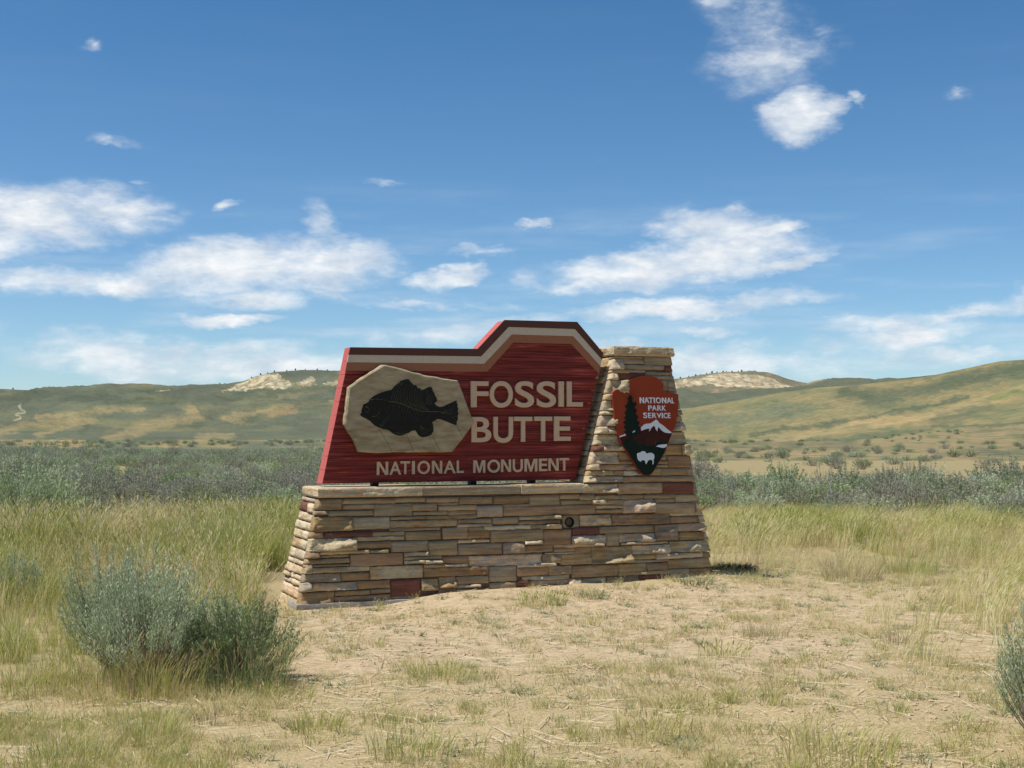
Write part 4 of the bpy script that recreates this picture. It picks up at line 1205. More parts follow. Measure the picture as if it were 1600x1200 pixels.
def tuft(name, seed, n, h, spread, radius, width, wind=(0.0, 0.0), mat='grass_g', heads=0.0, headlen=.06, mat2=None, k2=0.0):
    rs = np.random.RandomState(seed)
    a = rs.uniform(0, 2 * math.pi, n); r = radius * np.sqrt(rs.uniform(0, 1, n))
    base = np.stack([r * np.cos(a), r * np.sin(a), np.full(n, -.01)], -1)
    hh = h * rs.uniform(.45, 1.05, n)
    sp_ = spread * hh * rs.uniform(.2, 1.1, n); a2 = a + rs.normal(0, .7, n)
    lean = np.stack([sp_ * np.cos(a2) + wind[0] * hh, sp_ * np.sin(a2) + wind[1] * hh], -1)
    v, f, P = blade_arrays(rs, base, hh, lean, width * rs.uniform(.6, 1.2, n))
    mi = np.zeros(len(f), int)
    if mat2:
        sel = np.repeat(rs.uniform(0, 1, n) < k2, 3); mi[sel] = 1
    parts_ = [(v, f, 0)]
    if heads > 0:
        idx = np.where(rs.uniform(0, 1, n) < heads)[0]
        tip = P[idx, -1]; dr = P[idx, -1] - P[idx, -2]; dr /= np.linalg.norm(dr, axis=1)[:, None]
        hv = []; hf = []
        for q in range(2):
            sd_ = np.stack([np.full(len(idx), math.cos(q * 1.57)), np.full(len(idx), math.sin(q * 1.57)), np.zeros(len(idx))], -1)
            L_ = headlen * rs.uniform(.7, 1.3, len(idx))[:, None]; wd_ = .0045
            quad = np.stack([tip - dr * L_ * .5, tip + sd_ * wd_, tip + dr * L_ * .6, tip - sd_ * wd_], 1).reshape(-1, 3)
            i0 = np.arange(len(idx))[:, None] * 4 + np.arange(4)[None] + sum(len(x) for x in hv)
            hv.append(quad); hf.append(i0)
        parts_.append((np.vstack(hv), np.vstack(hf), 1 if mat2 else 0))
    V_, F_, m = join(parts_)
    m[:len(f)] = mi
    me = mesh_data(name, V_, F_, [M[mat]] + ([M[mat2]] if mat2 else []))
    me.polygons.foreach_set('material_index', m.astype(np.int32)); me.update()
    return me


def sage_mesh(name, seed, stems, h, r, leaves, ll, lw, twig_w=.006, dead=0.0, upright=.5, split=False, flat=.55):
    """a sagebrush: forking grey stems that end in upright sprays of narrow leaves"""
    rs = np.random.RandomState(seed)
    a = rs.uniform(0, 2 * math.pi, stems); q = np.sqrt(rs.uniform(0, 1, stems))
    lump = 1 + .22 * np.sin(a * 3 + seed) + .14 * np.sin(a * 7 + seed * 2)
    tip = np.stack([q * np.cos(a) * r * lump, q * np.sin(a) * r * lump, h * (flat + (1 - flat) * (1 - q ** 2)) * rs.uniform(.62, 1.08, stems) * (1 + .18 * np.sin(a * 4 + seed + q * 5))], -1)
    base = np.stack([q * np.cos(a) * r * .16, q * np.sin(a) * r * .16, np.full(stems, -.02)], -1)
    mid = np.stack([tip[:, 0] * .72, tip[:, 1] * .72, tip[:, 2] * .42], -1) + rs.normal(0, .03 * r, (stems, 3))
    K = 5; t = np.linspace(0, 1, K + 1)[None, :, None]
    P = base[:, None] * (1 - t) ** 2 + mid[:, None] * 2 * t * (1 - t) + tip[:, None] * t ** 2
    # twigs as narrow crossed strips
    an = rs.uniform(0, math.pi, stems); sd = np.stack([np.cos(an), np.sin(an), 0 * an], -1)[:, None]
    wd = twig_w * (1.25 - np.linspace(0, 1, K + 1))[None, :, None]
    v = np.stack([P + sd * wd, P - sd * wd], 2).reshape(-1, 3)
    b0 = np.arange(stems)[:, None] * (2 * (K + 1)) + (np.arange(K) * 2)[None]
    f = np.stack([b0, b0 + 1, b0 + 3, b0 + 2], -1).reshape(-1, 4)
    tw = (v, f, 1)
    live = rs.uniform(0, 1, stems) >= dead
    ids = np.repeat(np.where(live)[0], leaves); n = len(ids)
    tt = rs.uniform(.52, 1.0, n) ** .8
    b_, m_, t_ = base[ids], mid[ids], tip[ids]
    T_ = tt[:, None]
    C = b_ * (1 - T_) ** 2 + m_ * 2 * T_ * (1 - T_) + t_ * T_ ** 2
    C += rs.normal(0, 1, (n, 3)) * np.array([.022, .022, .015]) * (r / .6) * (1.15 - T_ * .5)
    d = rs.normal(0, .55, (n, 3)); d[:, 2] = np.abs(d[:, 2]) + upright * 1.6
    out = C * np.array([1, 1, 0]); out /= np.linalg.norm(out, axis=1)[:, None] + 1e-6; d += out * .45
    d /= np.linalg.norm(d, axis=1)[:, None]
    s_ = np.cross(d, rs.normal(0, 1, (n, 3))); s_ /= np.linalg.norm(s_, axis=1)[:, None] + 1e-9
    L_ = (ll * rs.uniform(.6, 1.25, n))[:, None]; W_ = (lw * rs.uniform(.7, 1.2, n))[:, None]
    lv = np.stack([C - s_ * W_ * .25, C + d * L_ * .6 - s_ * W_ * .5, C + d * L_, C + d * L_ * .6 + s_ * W_ * .5], 1).reshape(-1, 3)
    lf = np.arange(n * 4).reshape(-1, 4)
    if split:
        return mesh_data(name + '_foliage', lv, lf, M['sage']), mesh_data(name + '_branches', v, f, M['twig'])
    return mesh_multi(name, [(lv, lf, 0), tw], [M['sage_far'], M['twig']])


def on_ground(px, py, z=0.0):
    r_ = ray(px, py); t_ = (EYE - z) / -r_[2]
    return r_[0] * t_, r_[1] * t_


PLANTS = bpy.data.collections.new('plant_kinds')          # shapes that the scattered ground cover uses


def scatter(name, variants, pts, label=None):
    """one ground-cover object: points that carry turn, size and kind, dressed by a node tree"""
    coll = bpy.data.collections.new(name + '_kinds')
    for i, me in enumerate(variants):
        o = bpy.data.objects.new('%s_kind_%02d' % (name, i), me); coll.objects.link(o)
    pts = np.array(pts, float)                              # x y z turn size kind
    me = bpy.data.meshes.new(name); me.vertices.add(len(pts)); me.vertices.foreach_set('co', pts[:, :3].astype(np.float32).ravel())
    for nm, c in (('turn', 3), ('size', 4)):
        at = me.attributes.new(nm, 'FLOAT', 'POINT'); at.data.foreach_set('value', pts[:, c].astype(np.float32))
    at = me.attributes.new('which', 'INT', 'POINT'); at.data.foreach_set('value', pts[:, 5].astype(np.int32))
    o = bpy.data.objects.new(name, me); COL.objects.link(o)
    ng = bpy.data.node_groups.new(name, 'GeometryNodeTree')
    ng.interface.new_socket('Geometry', in_out='INPUT', socket_type='NodeSocketGeometry'); ng.interface.new_socket('Geometry', in_out='OUTPUT', socket_type='NodeSocketGeometry')
    n = ng.nodes; l = ng.links
    gi = n.new('NodeGroupInput'); go = n.new('NodeGroupOutput'); ip = n.new('GeometryNodeInstanceOnPoints'); ci = n.new('GeometryNodeCollectionInfo')
    ci.inputs['Collection'].default_value = coll; ci.inputs['Separate Children'].default_value = True; ci.inputs['Reset Children'].default_value = True

    def attr(nm, kind):
        a = n.new('GeometryNodeInputNamedAttribute'); a.data_type = kind; a.inputs['Name'].default_value = nm
        return a.outputs[0]
    cx = n.new('ShaderNodeCombineXYZ'); l.new(attr('turn', 'FLOAT'), cx.inputs[2])
    l.new(gi.outputs[0], ip.inputs['Points']); l.new(ci.outputs[0], ip.inputs['Instance']); ip.inputs['Pick Instance'].default_value = True
    l.new(attr('which', 'INT'), ip.inputs['Instance Index']); l.new(cx.outputs[0], ip.inputs['Rotation']); l.new(attr('size', 'FLOAT'), ip.inputs['Scale'])
    l.new(ip.outputs[0], go.inputs[0])
    md = o.modifiers.new('scatter', 'NODES'); md.node_group = ng
    tag(o, label, None, None, 'stuff')
    return o


RS = np.random.RandomState(42)


def random_ground(n, d0, d1, half=.44):
    """uniform points on the land between two distances, in the wedge the photograph covers and a margin"""
    y = np.sqrt(RS.uniform(d0 ** 2, d1 ** 2, n)); x = y * RS.uniform(-half, half, n)
    return x, y


def off_wall(x, y, m=.16):
    s, d = wall_coords(x, y)
    return ~((s > -m) & (s < 4.02 + m) & (d > -.02 - m) & (d < .8 + m))


WIND = (.32, .04)
G_tall = [tuft('tall_green_grass', 100 + i, 34, .50, .40, .10, .0068, (.10, .02), 'grass_g', .15, .05, 'grass_y', .22) for i in range(4)]
G_mix = [tuft('seeding_grass', 120 + i, 30, .55, .38, .09, .0062, (.14, .02), 'grass_y', .5, .07, 'grass_g', .40) for i in range(3)]
G_brown = [tuft('brown_seeding_grass', 130 + i, 34, .52, .50, .10, .0062, (.16, .02), 'grass_b', .5, .06, 'grass_y', .35) for i in range(3)]
G_gold = [tuft('golden_grass', 140 + i, 34, .58, .30, .09, .0058, WIND, 'grass_y', .55, .075, 'grass_g', .12) for i in range(4)]
G_short = [tuft('short_dry_grass', 160 + i, 26, .10, .9, .07, .0035, (.1, 0), 'grass_d', 0, .02, 'grass_g', .2) for i in range(4)]
G_shortg = [tuft('short_green_grass', 180 + i, 30, .13, .7, .07, .0038, (.05, 0), 'grass_g', .1, .03, 'grass_d', .35) for i in range(4)]
G_weed = [tuft('low_weed', 200 + i, 34, .055, 1.5, .05, .007, (0, 0), 'weed') for i in range(3)]


def straw_mesh(seed, n=5):
    rs = np.random.RandomState(seed)
    c = np.stack([rs.normal(0, .10, n), rs.normal(0, .10, n), rs.uniform(.006, .02, n)], -1); a = rs.uniform(0, 6.28, n); L_ = rs.uniform(.05, .26, n)
    d = np.stack([np.cos(a), np.sin(a), rs.uniform(-.05, .12, n)], -1) * L_[:, None] / 2; s_ = np.stack([-np.sin(a), np.cos(a), 0 * a + .3], -1) * .0022
    v = np.stack([c - d - s_, c + d - s_, c + d + s_, c - d + s_], 1).reshape(-1, 3)
    return mesh_data('straw', v, np.arange(n * 4).reshape(-1, 4), M['straw'])


G_straw = [straw_mesh(230 + i) for i in range(5)]


def gather(x, y, keep, size, kinds):
    x, y = x[keep], y[keep]; n = len(x)
    z = ground_z(x, y)
    sz = size[keep] if hasattr(size, '__len__') and len(size) == len(keep) else np.full(n, size)
    return np.stack([x, y, z, RS.uniform(0, 6.28, n), sz, RS.randint(0, kinds, n)], -1)


def clip01(v):
    return np.clip(v, 0, 1)


# --- tall grass, left and behind the wall
x, y = random_ground(60000, 7.0, 26.5, .58)
px, py = to_px(x, y, 0 * x)
far_edge = np.interp(px, [-300, 0, 60, 120, 250, 480, 1100, 1250, 1400, 1600, 1900], [842, 838, 826, 808, 798, 794, 790, 794, 802, 812, 820]) + 6 * fbm(x / 1.2, y / 1.2, 300, 2)
near_edge_l = edge_left(px) - 20 + 34 * fbm(x / .7, y / .7, 301, 3)
zl = (px < 560) & (py > far_edge) & (py < near_edge_l) & ~((px > 398) & (py > 893))
dn = np.clip(.72 + 1.5 * fbm(x / .9, y / .9, 302, 3), .5, 1) * np.where(py > 960, .8, 1)
dn = dn * clip01((near_edge_l - py) / 60 + .25)
keep = zl & (RS.uniform(0, 1, len(x)) < dn) & off_wall(x, y)
hs = RS.uniform(.5, 1.1, len(x)) * np.clip(1.12 - (py - 800) / 420, .55, 1.05) * np.where(py < 800, .8, 1) * np.clip(1 + 1.5 * fbm(x / .55, y / .7, 320, 3), .45, 1.5)
gold = fbm(x / 1.0, y / .8, 303, 3) * 1.3 + .16 * np.sin(px / 90) + RS.uniform(-.12, .12, len(x)) + .12
hs = hs * np.interp(py, [780, 805, 835, 870], [.25, .38, .72, 1.0])
brown = fbm(x / .9, y / 1.2, 322, 3) > .16
P1 = gather(x, y, keep & (gold < .12) & ~brown, hs, 4); P2 = gather(x, y, keep & (gold >= .12) & ~brown, hs, 3)
scatter('brown_seeding_grass', G_brown, gather(x, y, keep & brown, hs * .92, 3), 'brownish seeding grass in patches between the green grass at the left')
scatter('tall_green_grass', G_tall, P1, 'tall green grass growing between the sandy clearing and the sagebrush at the left')
scatter('seeding_grass', G_mix, P2, 'seeding pale grass mixed into the green grass at the left of the wall')
# behind the wall and right of it: golden, wind-bent
zr = (px >= 560) & (py > far_edge) & (py < np.interp(px, [560, 1090, 1125, 1180, 1300, 1450, 1600, 1900], [835, 870, 905, 912, 903, 910, 928, 960]) + 16 * fbm(x / .8, y / .8, 304, 3))
zr &= ~((px > 1118) & (px < 1172) & (py > 884))
keep = zr & (RS.uniform(0, 1, len(x)) < np.clip(.45 + 1.7 * fbm(x / .6, y / .6, 305, 3), .18, 1) * np.interp(py, [780, 850, 905], [1.1, .85, .6])) & off_wall(x, y, .12)
hs = RS.uniform(.5, 1.15, len(x)) * np.interp(py, [780, 805, 830, 850, 870, 900, 930], [.18, .28, .46, .58, .46, .28, .22]) * np.clip(1 + 1.6 * fbm(x / .6, y / .6, 321, 3), .35, 1.7)
PG = gather(x, y, keep, hs, 4); PG[:, 3] = RS.normal(0, .5, len(PG)); PG[:, 5] = RS.randint(0, 4, len(PG))
pk_ = fbm(PG[:, 0] / .7, PG[:, 1] / .9, 323, 3) + RS.uniform(-.1, .1, len(PG))
PG[:, 5] = np.where(pk_ > .30, 4 + RS.randint(0, 2, len(PG)), np.where(pk_ < -.18, 6 + RS.randint(0, 2, len(PG)), PG[:, 5]))
scatter('golden_grass', G_gold + G_tall[:2] + G_brown[:2], PG, 'golden wind-bent grass to the right of the stone column')
# golden stalks at the right edge of the clearing
x, y = random_ground(3500, 7.5, 12)
px, py = to_px(x, y, 0 * x)
keep = (px > 1330) & (py > 880) & (py < 1045) & (RS.uniform(0, 1, len(x)) < clip01((px - 1330) / 300) * clip01(.5 + 1.2 * fbm(x / .5, y / .5, 306, 2)) * .5)
PS = gather(x, y, keep, RS.uniform(.35, .75, len(x)), 4); PS[:, 3] = RS.normal(0, .6, len(PS))
scatter('dry_grass_stalks', G_gold, PS, 'pale dry grass stalks at the right edge of the clearing')

# --- short grass over the clearing
x, y = random_ground(62000, 4.6, 14.5, .58)
px, py = to_px(x, y, 0 * x)
clear = (py > 885) & ~((px < 560) & (py < near_edge_l[0] * 0 + edge_left(px) - 40))
dens_ = np.interp(py, [885, 940, 1000, 1060, 1200], [.10, .12, .18, .28, .40]) * clip01(.55 + 1.5 * fbm(x / .45, y / .40, 310, 3))
dens_ = dens_ * np.where((px > 480) & (px < 1000), .75, 1.1) * np.where((px > 1150) & (py < 1000), 1.7, 1) * np.where((px < 460) & (py > 1050), 2.0, 1)
u = RS.uniform(0, 1, len(x)); green = fbm(x / .6, y / .5, 311, 3) + np.where(px < 430, .10, np.where(py > 1100, .02, -.12))
ok = clear & off_wall(x, y, .03)
k1 = ok & (u < dens_) & (green < .08); k2 = ok & (u < dens_ * .75) & (green >= .08); k3 = ok & (u > .93) & (RS.uniform(0, 1, len(x)) < .30)
k4 = ok & (u > .82) & (u < .93) & (RS.uniform(0, 1, len(x)) < .4)
sz = RS.uniform(.35, 1.15, len(x))
scatter('short_dry_grass', G_short, gather(x, y, k1, sz * .95, 4), 'short dry grass scattered over the sandy clearing')
scatter('short_green_grass', G_shortg, gather(x, y, k2, sz * .8, 4), 'short green grass scattered over the sandy clearing')
scatter('low_weeds', G_weed, gather(x, y, k3, sz, 3), 'low grey-green weeds on the sand in front of the wall')
scatter('straw_litter', G_straw, gather(x, y, k4, sz, 5), 'loose dry straw lying on the sand')

# clods and pebbles
def clod_mesh(seed):
    import bmesh
    bm = bmesh.new(); bmesh.ops.create_icosphere(bm, subdivisions=1, radius=.012)
    rs = np.random.RandomState(seed)
    for v_ in bm.verts:
        v_.co *= rs.uniform(.7, 1.3); v_.co.z *= .6
    me = bpy.data.meshes.new('clod'); bm.to_mesh(me); bm.free(); me.materials.append(M['ground']); return me


x, y = random_ground(30000, 5, 13, .55)
px, py = to_px(x, y, 0 * x)
keep = (py > 885) & off_wall(x, y, .0) & (px > 380) & (RS.uniform(0, 1, len(x)) < clip01(.25 + 1.2 * fbm(x / .5, y / .5, 315, 3)))
scatter('soil_clods', [clod_mesh(i) for i in range(4)], gather(x, y, keep, RS.uniform(.25, 1.0, len(x)) ** 2 * 1.6 + .2, 4), 'small clods and pebbles on the sand')

# --- single clumps one can point to
CLUMPS = [  # px, py base, height m, radius m, variant, label
    (235, 1150, .22, .16, 'g', 'bushy green grass clump on the sand below the big sagebrush'),
    (495, 1135, .13, .14, 'g', 'thin green grass clump on bare sand, lower left of centre'),
    (640, 1180, .17, .20, 'm', 'broad green grass clump at the bottom edge, below the wall'),
    (1195, 998, .16, .17, 'd', 'compact brown dry grass clump alone on the sand right of centre'),
    (1130, 1030, .13, .17, 'y', 'yellow-green spreading grass clump on the sand below the column'),
    (1412, 1008, .17, .16, 'd', 'dry brownish grass clump near the golden stalks at the right'),
    (1020, 1145, .14, .20, 'm', 'olive grass clump at the bottom, below the right end of the wall'),
    (1330, 905, .26, .30, 'd', 'brown-tipped grass clump at the edge of the golden grass'),
    (1415, 893, .40, .30, 'gy', 'tall olive green grass clump standing in front of the golden grass'),
    (1490, 868, .42, .26, 'gy', 'bright green upright grass clump among the golden grass'),
    (1545, 872, .40, .30, 'gy', 'yellow-green grass clump nearest the right edge of the picture'),
    (672, 926, .30, .07, 'g', 'slender green grass clump growing against the wall beside the large dark red stone'),
    (752, 922, .16, .06, 'g', 'small green sprig against the foot of the wall left of centre'),
    (848, 948, .12, .20, 'y', 'pale yellow grass clump on the sand in front of the wall'),
    (925, 940, .09, .15, 'w', 'low grey-green weed on the sand in front of the wall, right of the yellow clump'),
    (690, 1052, .12, .22, 'g', 'wide low green grass clump in the middle of the clearing'),
    (1085, 922, .10, .18, 'w', 'low grey-green weed at the foot of the stone column'),
    (335, 1120, .11, .16, 'd', 'straw-coloured grass clump between the green clump and the big sagebrush'),
    (40, 1075, .24, .24, 'g', 'bushy green grass clump at the left edge below the small sagebrush'),
    (100, 1190, .20, .22, 'g', 'dark green grass clump in the bottom left corner'),
    (1310, 1190, .20, .26, 'm', 'green grass clump with dark seed heads at the bottom right'),
    (1180, 862, .56, .26, 'p', 'tallest golden seed-headed grass clump, nearest the stone column'),
    (1245, 850, .50, .28, 'p', 'golden seed-headed grass clump second from the stone column'),
    (1335, 852, .36, .22, 'p', 'golden grass clump left of the tall pale plume'),
    (1410, 866, .48, .20, 'p', 'tall pale plume of golden grass behind the olive green clump'),
    (1290, 838, .40, .26, 'p', 'golden grass clump against the middle of the right-hand brush'),
    (1520, 850, .40, .26, 'p', 'straw-coloured grass clump behind the bright green upright clump'),
]
for i, (cx, cy, h, r, kd, lab) in enumerate(CLUMPS):
    if not kd:
        continue
    gx, gy = on_ground(cx, cy)
    a1 = {'g': ('grass_g', 'grass_d', .3), 'm': ('grass_g', 'grass_y', .4), 'd': ('grass_d', 'twig', .25), 'y': ('grass_y', 'grass_g', .45), 'gy': ('grass_g', 'grass_y', .3), 'p': ('grass_y', 'grass_g', .15), 'w': ('weed', 'grass_d', .1)}[kd]
    me = tuft('grass_clump', 400 + i, int(90 + 900 * r * r * 4), h, .55 if kd != 'w' else 1.4, r, .0042 if kd != 'w' else .007, (.12, 0) if kd != 'p' else (.34, .02), a1[0], {'m': .2, 'y': .2, 'p': .7}.get(kd, 0), .04 if kd != 'p' else .08, a1[1], a1[2])
    tag(link('grass_clump' if kd != 'w' else 'weed', me, None, (gx, gy, float(ground_z(np.array(gx), np.array(gy))))), lab, 'grass clump' if kd != 'w' else 'weed')


# --- near sagebrush
def near_sage(loc, seed, stems, h, r, leaves, label, ll=.024, lw=.0055, dead=.08, grass=None, flat=.55, leaf='sage'):
    e = empty('sagebrush', loc, random.uniform(0, 0)); tag(e, label, 'sagebrush')
    a_, b_ = sage_mesh('sagebrush', seed, stems, h, r, leaves, ll, lw, .004, dead, .6, True, flat)
    a_.materials[0] = M[leaf]
    link('foliage', a_, e); link('branches', b_, e)
    return e


gx, gy = on_ground(262, 1062)
near_sage((gx - .12, gy + .10, 0), 51, 420, .64, .50, 62, 'large silvery sagebrush with grass growing through it, on the left of the clearing', flat=.50)
near_sage((gx - .42, gy + .42, 0), 52, 260, .70, .36, 60, 'upright silvery sagebrush standing just behind the large one', flat=.72)
near_sage((gx + .40, gy + .10, 0), 53, 240, .46, .36, 60, 'low olive green sagebrush at the right flank of the large one, shading the sand', flat=.6, leaf='olive')  # greener leaf, also darkened to paint in the bush's shaded right side
for i, (dx, dy, n_, h_) in enumerate(((.02, -.30, 420, .30), (.50, -.20, 380, .30), (-.32, -.12, 220, .36))):
    me = tuft('bunch_grass', 450 + i, n_, h_, .42, .26, .0042, (.10, 0), ('grass_g', 'olive', 'grass_g')[i], .2, .05, ('grass_b', 'grass_b', 'grass_y')[i], (.5, .25, .35)[i])  # right-hand bunch darkened in colour for the shade beside the bush
    tag(link('bunch_grass', me, None, (gx + dx, gy + dy, 0)), ['bunch of green and straw grass in front of the large sagebrush', 'shade-darkened bunch of grass at the right foot of the large sagebrush',
                                                                 'bunch of grass at the left foot of the large sagebrush'][i], 'bunch grass')
g2 = on_ground(22, 948)
near_sage((g2[0], g2[1], 0), 54, 130, .48, .26, 36, 'small silvery sagebrush at the left edge behind the large one')
g3 = on_ground(1664, 1185)
near_sage((g3[0], g3[1], 0), 55, 330, .66, .27, 55, 'silvery sagebrush cut off by the right edge of the picture', flat=.6)
g4 = on_ground(40, 836)
near_sage((g4[0], g4[1], 0), 56, 200, 1.05, .8, 34, 'tall blue-green sagebrush at the left end of the brush band', .055, .016, .15)

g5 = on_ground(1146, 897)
e = empty('shade_brush', (g5[0], g5[1], .0)); tag(e, 'near-black brush added as a painted shadow at the right foot of the stone column', 'painted shadow')  # black brush added to stand in for the wall's shadow
a_, b_ = sage_mesh('shade_brush', 58, 300, .12, .24, 6, .02, .005, .004, .8, .2, True)
b_.materials[0] = M['dead']; link('branches', b_, e); me = tuft('shade_leaves', 59, 1500, .13, .8, .22, .010, (0, 0), 'dead'); link('shade_stalks', me, e)  # material 'dead' is the near-black that paints the wall's shadow

# --- the band of sagebrush behind the grass
V_far = [sage_mesh('sagebrush_shape', 70 + i, 90, .40 + .08 * (i % 3), .44, 30, .038, .016, .006, (.05, .15, .3, .1, .05, .55)[i % 6], .05, False, .42) for i in range(9)]
for i in (2, 5, 8):
    V_far[i].materials[0] = M['sage_dark']
x, y = random_ground(84000, 20, 75, .60)
px, py = to_px(x, y, 0 * x)
near_lim = np.interp(px, [-300, 0, 60, 120, 250, 480, 1100, 1250, 1400, 1600, 1900], [858, 850, 840, 824, 812, 806, 800, 806, 814, 822, 830])
far_lim = np.interp(px, [-300, 500, 1000, 1090, 1300, 1450, 1600, 1900], [711, 713, 728, 768, 770, 764, 764, 764]) + 22 * fbm(x / 5, y / 5, 330, 3)
okz = (py < near_lim) & (py > far_lim) & (RS.uniform(0, 1, len(x)) < clip01(.60 + 1.7 * fbm(x / 2.2, y / 4, 331, 3)) * np.interp(np.hypot(x, y), [20, 38, 60, 80], [1, .9, .5, .25]))
xs, ys = x[okz], y[okz]; order = np.argsort(np.hypot(xs, ys))
cell = {}; chosen = []
for i in order:
    r_ = .55 if ys[i] < 34 else .60
    key = (int(xs[i] / .6), int(ys[i] / .6)); bad = False
    for a in (-1, 0, 1):
        for b in (-1, 0, 1):
            for (qx, qy) in cell.get((key[0] + a, key[1] + b), ()):
                if (qx - xs[i]) ** 2 + (qy - ys[i]) ** 2 < r_ * r_:
                    bad = True
    if not bad:
        cell.setdefault(key, []).append((xs[i], ys[i])); chosen.append(i)
chosen = np.array(chosen); cx_, cy_ = xs[chosen], ys[chosen]
cz_ = ground_z(cx_, cy_)
cpx, cpy = to_px(cx_, cy_, cz_)
# those in the picture, clear of the sign, nearest first
vis = (cpx > -25) & (cpx < 1625) & ~((cpx > 500) & (cpx < 1085))
big = np.where(vis)[0][:300]
rest = np.setdiff1d(np.arange(len(chosen)), big)
for i in big:
    vi = RS.randint(0, 9)
    if fbm(cx_[i] / 1.9, cy_[i] / 3.5, 360, 2) > .24:
        vi = (2, 5, 8)[vi % 3]
    o = link('sagebrush', V_far[vi], None, (cx_[i], cy_[i], cz_[i])); o.rotation_euler = (0, 0, RS.uniform(0, 6.28)); s_ = RS.uniform(.65, 1.15) * (1 + .30 * max(0.0, float(fbm(cx_[i] / 2.5, cy_[i] / 2.5, 350, 2)))) * (1.35 if cpx[i] < 120 and cpy[i] > 790 else 1); o.scale = (s_, s_, s_ * RS.uniform(.8, 1.25))
    left_ = cpx[i] < 800; dist_ = cy_[i]
    row = 'front row' if cpy[i] > near_lim[chosen[i]] - 14 else 'middle row' if dist_ < 36 else 'back row'
    spots = ((-99, 130, 'far left of the picture'), (130, 270, 'below the golden left slope'), (270, 400, 'below the long pale cliff'), (400, 800, 'beside the sign board')) if left_ else \
        ((800, 1190, 'beside the stone column'), (1190, 1340, 'right of the pale butte'), (1340, 1480, 'below the right hill'), (1480, 1999, 'far right of the picture'))
    spot = [q[2] for q in spots if q[0] <= cpx[i] < q[1]][0]
    look = 'dark half-bare' if vi in (2, 5, 8) else 'leafy'
    tag(o, '%s sagebrush, %s of the brush band, %s' % (look, row, spot), 'sagebrush', '%s sagebrush, %s, %s' % (look, row, spot))
n = len(rest)
scatter('brush_cover', V_far, np.stack([cx_[rest], cy_[rest], cz_[rest], RS.uniform(0, 6.28, n), RS.uniform(.7, 1.15, n), RS.randint(0, 9, n)], -1), 'distant sagebrush running back to the foot of the hills')

# low green shrubs dotted over the flat and the slopes beyond
x, y = random_ground(7000, 47, 190, .60)
rr = np.hypot(x, y); azp = np.arctan2(x, y)
xp = 800 + FPX * x / y
dn = clip01(.25 + 1.5 * fbm(x / 14, y / 40, 340, 3)) * np.interp(rr, [47, 60, 120, 190], [.5, .9, .6, .15]) * np.where(xp > 1000, .45, .9)
keep = RS.uniform(0, 1, len(x)) < dn
x, y = x[keep], y[keep]
zt = np.array([float(terrain(np.array([math.atan2(a, b)]), np.array([max(50.5, math.hypot(a, b))]))[0][0, 0]) for a, b in zip(x, y)]) if len(x) < 6000 else 0 * x
n = len(x)
scatter('scrub_cover', V_far, np.stack([x, y, zt - .05, RS.uniform(0, 6.28, n), RS.uniform(.5, 1.0, n), RS.randint(0, 9, n)], -1), 'scattered low scrub on the flat and the lower slopes')


# --- junipers on the ridges
def juniper_mesh(seed):
    rs = np.random.RandomState(seed); n = 420
    t = rs.uniform(0, 1, n); a = rs.uniform(0, 6.28, n); prof = np.sin(np.clip(t * 1.05, 0, 1) ** .75 * math.pi) * .5 + .12 * (1 - t)
    r = prof * 1.9 * np.sqrt(rs.uniform(.3, 1, n)) * (1 + .25 * np.sin(a * 3 + seed + t * 6))
    C = np.stack([r * np.cos(a), r * np.sin(a), .35 + t * 4.2], -1)
    d = rs.normal(0, 1, (n, 3)); d /= np.linalg.norm(d, axis=1)[:, None]; s_ = np.cross(d, rs.normal(0, 1, (n, 3))); s_ /= np.linalg.norm(s_, axis=1)[:, None]
    L_ = .36
    lv = np.stack([C - d * L_ - s_ * .1, C - s_ * L_ * .8, C + d * L_, C + s_ * L_ * .8], 1).reshape(-1, 3)
    return mesh_data('crown', lv, np.arange(n * 4).reshape(-1, 4), M['juniper'])


def trunk_mesh():
    v = []; f = []
    for k_, (z, r) in enumerate(((-.6, .22), (.8, .17), (2.6, .07))):
        for i in range(6):
            v.append((math.cos(i * 1.047) * r, math.sin(i * 1.047) * r, z))
    for k_ in range(2):
        for i in range(6):
            j = (i + 1) % 6; f.append((k_ * 6 + i, k_ * 6 + j, (k_ + 1) * 6 + j, (k_ + 1) * 6 + i))
    return mesh_data('trunk', v, f, M['bark'])


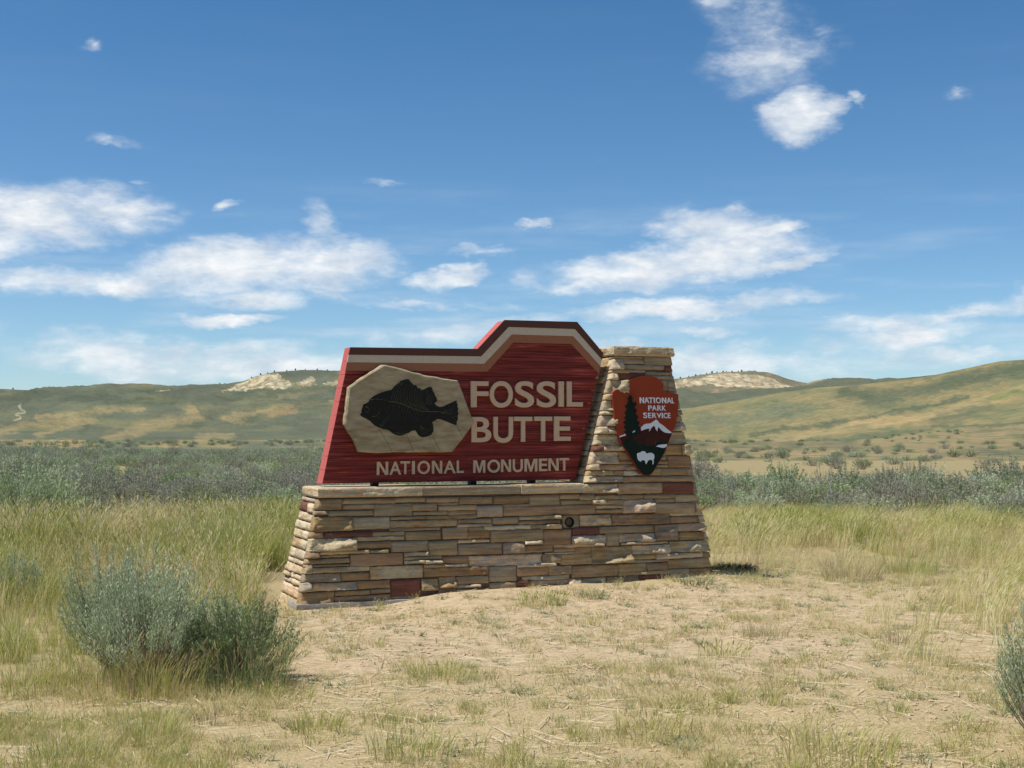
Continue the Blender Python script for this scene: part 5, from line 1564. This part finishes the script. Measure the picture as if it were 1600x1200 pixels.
JM = [juniper_mesh(i) for i in range(4)]; TM = trunk_mesh()
jl = [(20, .7), (66, .9), (79, .7), (102, .6), (129, .9), (137, .9), (163, .9), (192, .6), (223, .7), (258, .5), (345, .7), (350, .6), (392, .6), (407, .8), (419, .5), (428, .7), (449, .6), (462, .8), (478, .5), (497, .7), (512, .6)]
jr = [(1062, .7), (1076, .6), (1088, .9), (1094, .7), (1103, .6), (1112, .9), (1121, .6), (1129, .8), (1137, .6), (1143, .7), (1152, .6), (1160, .9), (1168, .6), (1176, .8), (1181, .9), (1190, .6), (1198, .7), (1207, .6), (1214, .5), (1252, .7), (1263, .4)]
for side, lst in (('left', jl), ('right', jr)):
    for (xq, s_) in lst:
        az = math.atan((xq + RS.uniform(-2, 2) - 800) / FPX); D_ = 2500 + RS.uniform(-25, 10)
        z_ = float(terrain(np.array([az]), np.array([D_]))[0][0, 0])
        e = empty('juniper', (math.sin(az) * D_, math.cos(az) * D_, z_ - .3), RS.uniform(0, 6)); e.scale = (s_ * 1.6, s_ * 1.6, s_ * 1.05)
        link('crown', JM[RS.randint(0, 4)], e); link('trunk', TM, e)
        tag(e, 'tiny dark juniper on the skyline of the %s' % ('left ridge, far beyond the brush' if side == 'left' else 'pale butte right of the column'), 'tree', 'junipers on the %s skyline' % side)


# ------------------------------------------------------------------ air: a little haze over the far land
hz = bpy.data.materials.new('haze'); hz.use_nodes = True
hn = hz.node_tree; hn.nodes.remove(hn.nodes['Principled BSDF'])
pvn = hn.nodes.new('ShaderNodeVolumePrincipled'); pvn.inputs['Color'].default_value = (.80, .88, 1, 1); pvn.inputs['Density'].default_value = 1.6e-5; pvn.inputs['Anisotropy'].default_value = .2
hn.links.new(pvn.outputs[0], hn.nodes['Material Output'].inputs['Volume'])
zlo, zhi, hb = -40.0, 175.0, 15000.0
hv_ = [(a * hb, b * hb, c) for c in (zlo, zhi) for a, b in ((-1, -1), (1, -1), (1, 1), (-1, 1))]
ho = link('haze', mesh_data('haze', hv_, [(0, 3, 2, 1), (4, 5, 6, 7), (0, 1, 5, 4), (1, 2, 6, 5), (2, 3, 7, 6), (3, 0, 4, 7)], hz)); tag(ho, kind='stuff')
zs_ = [v.co.z for v in bpy.data.objects['hills'].data.vertices]
print('land z', min(zs_), max(zs_))
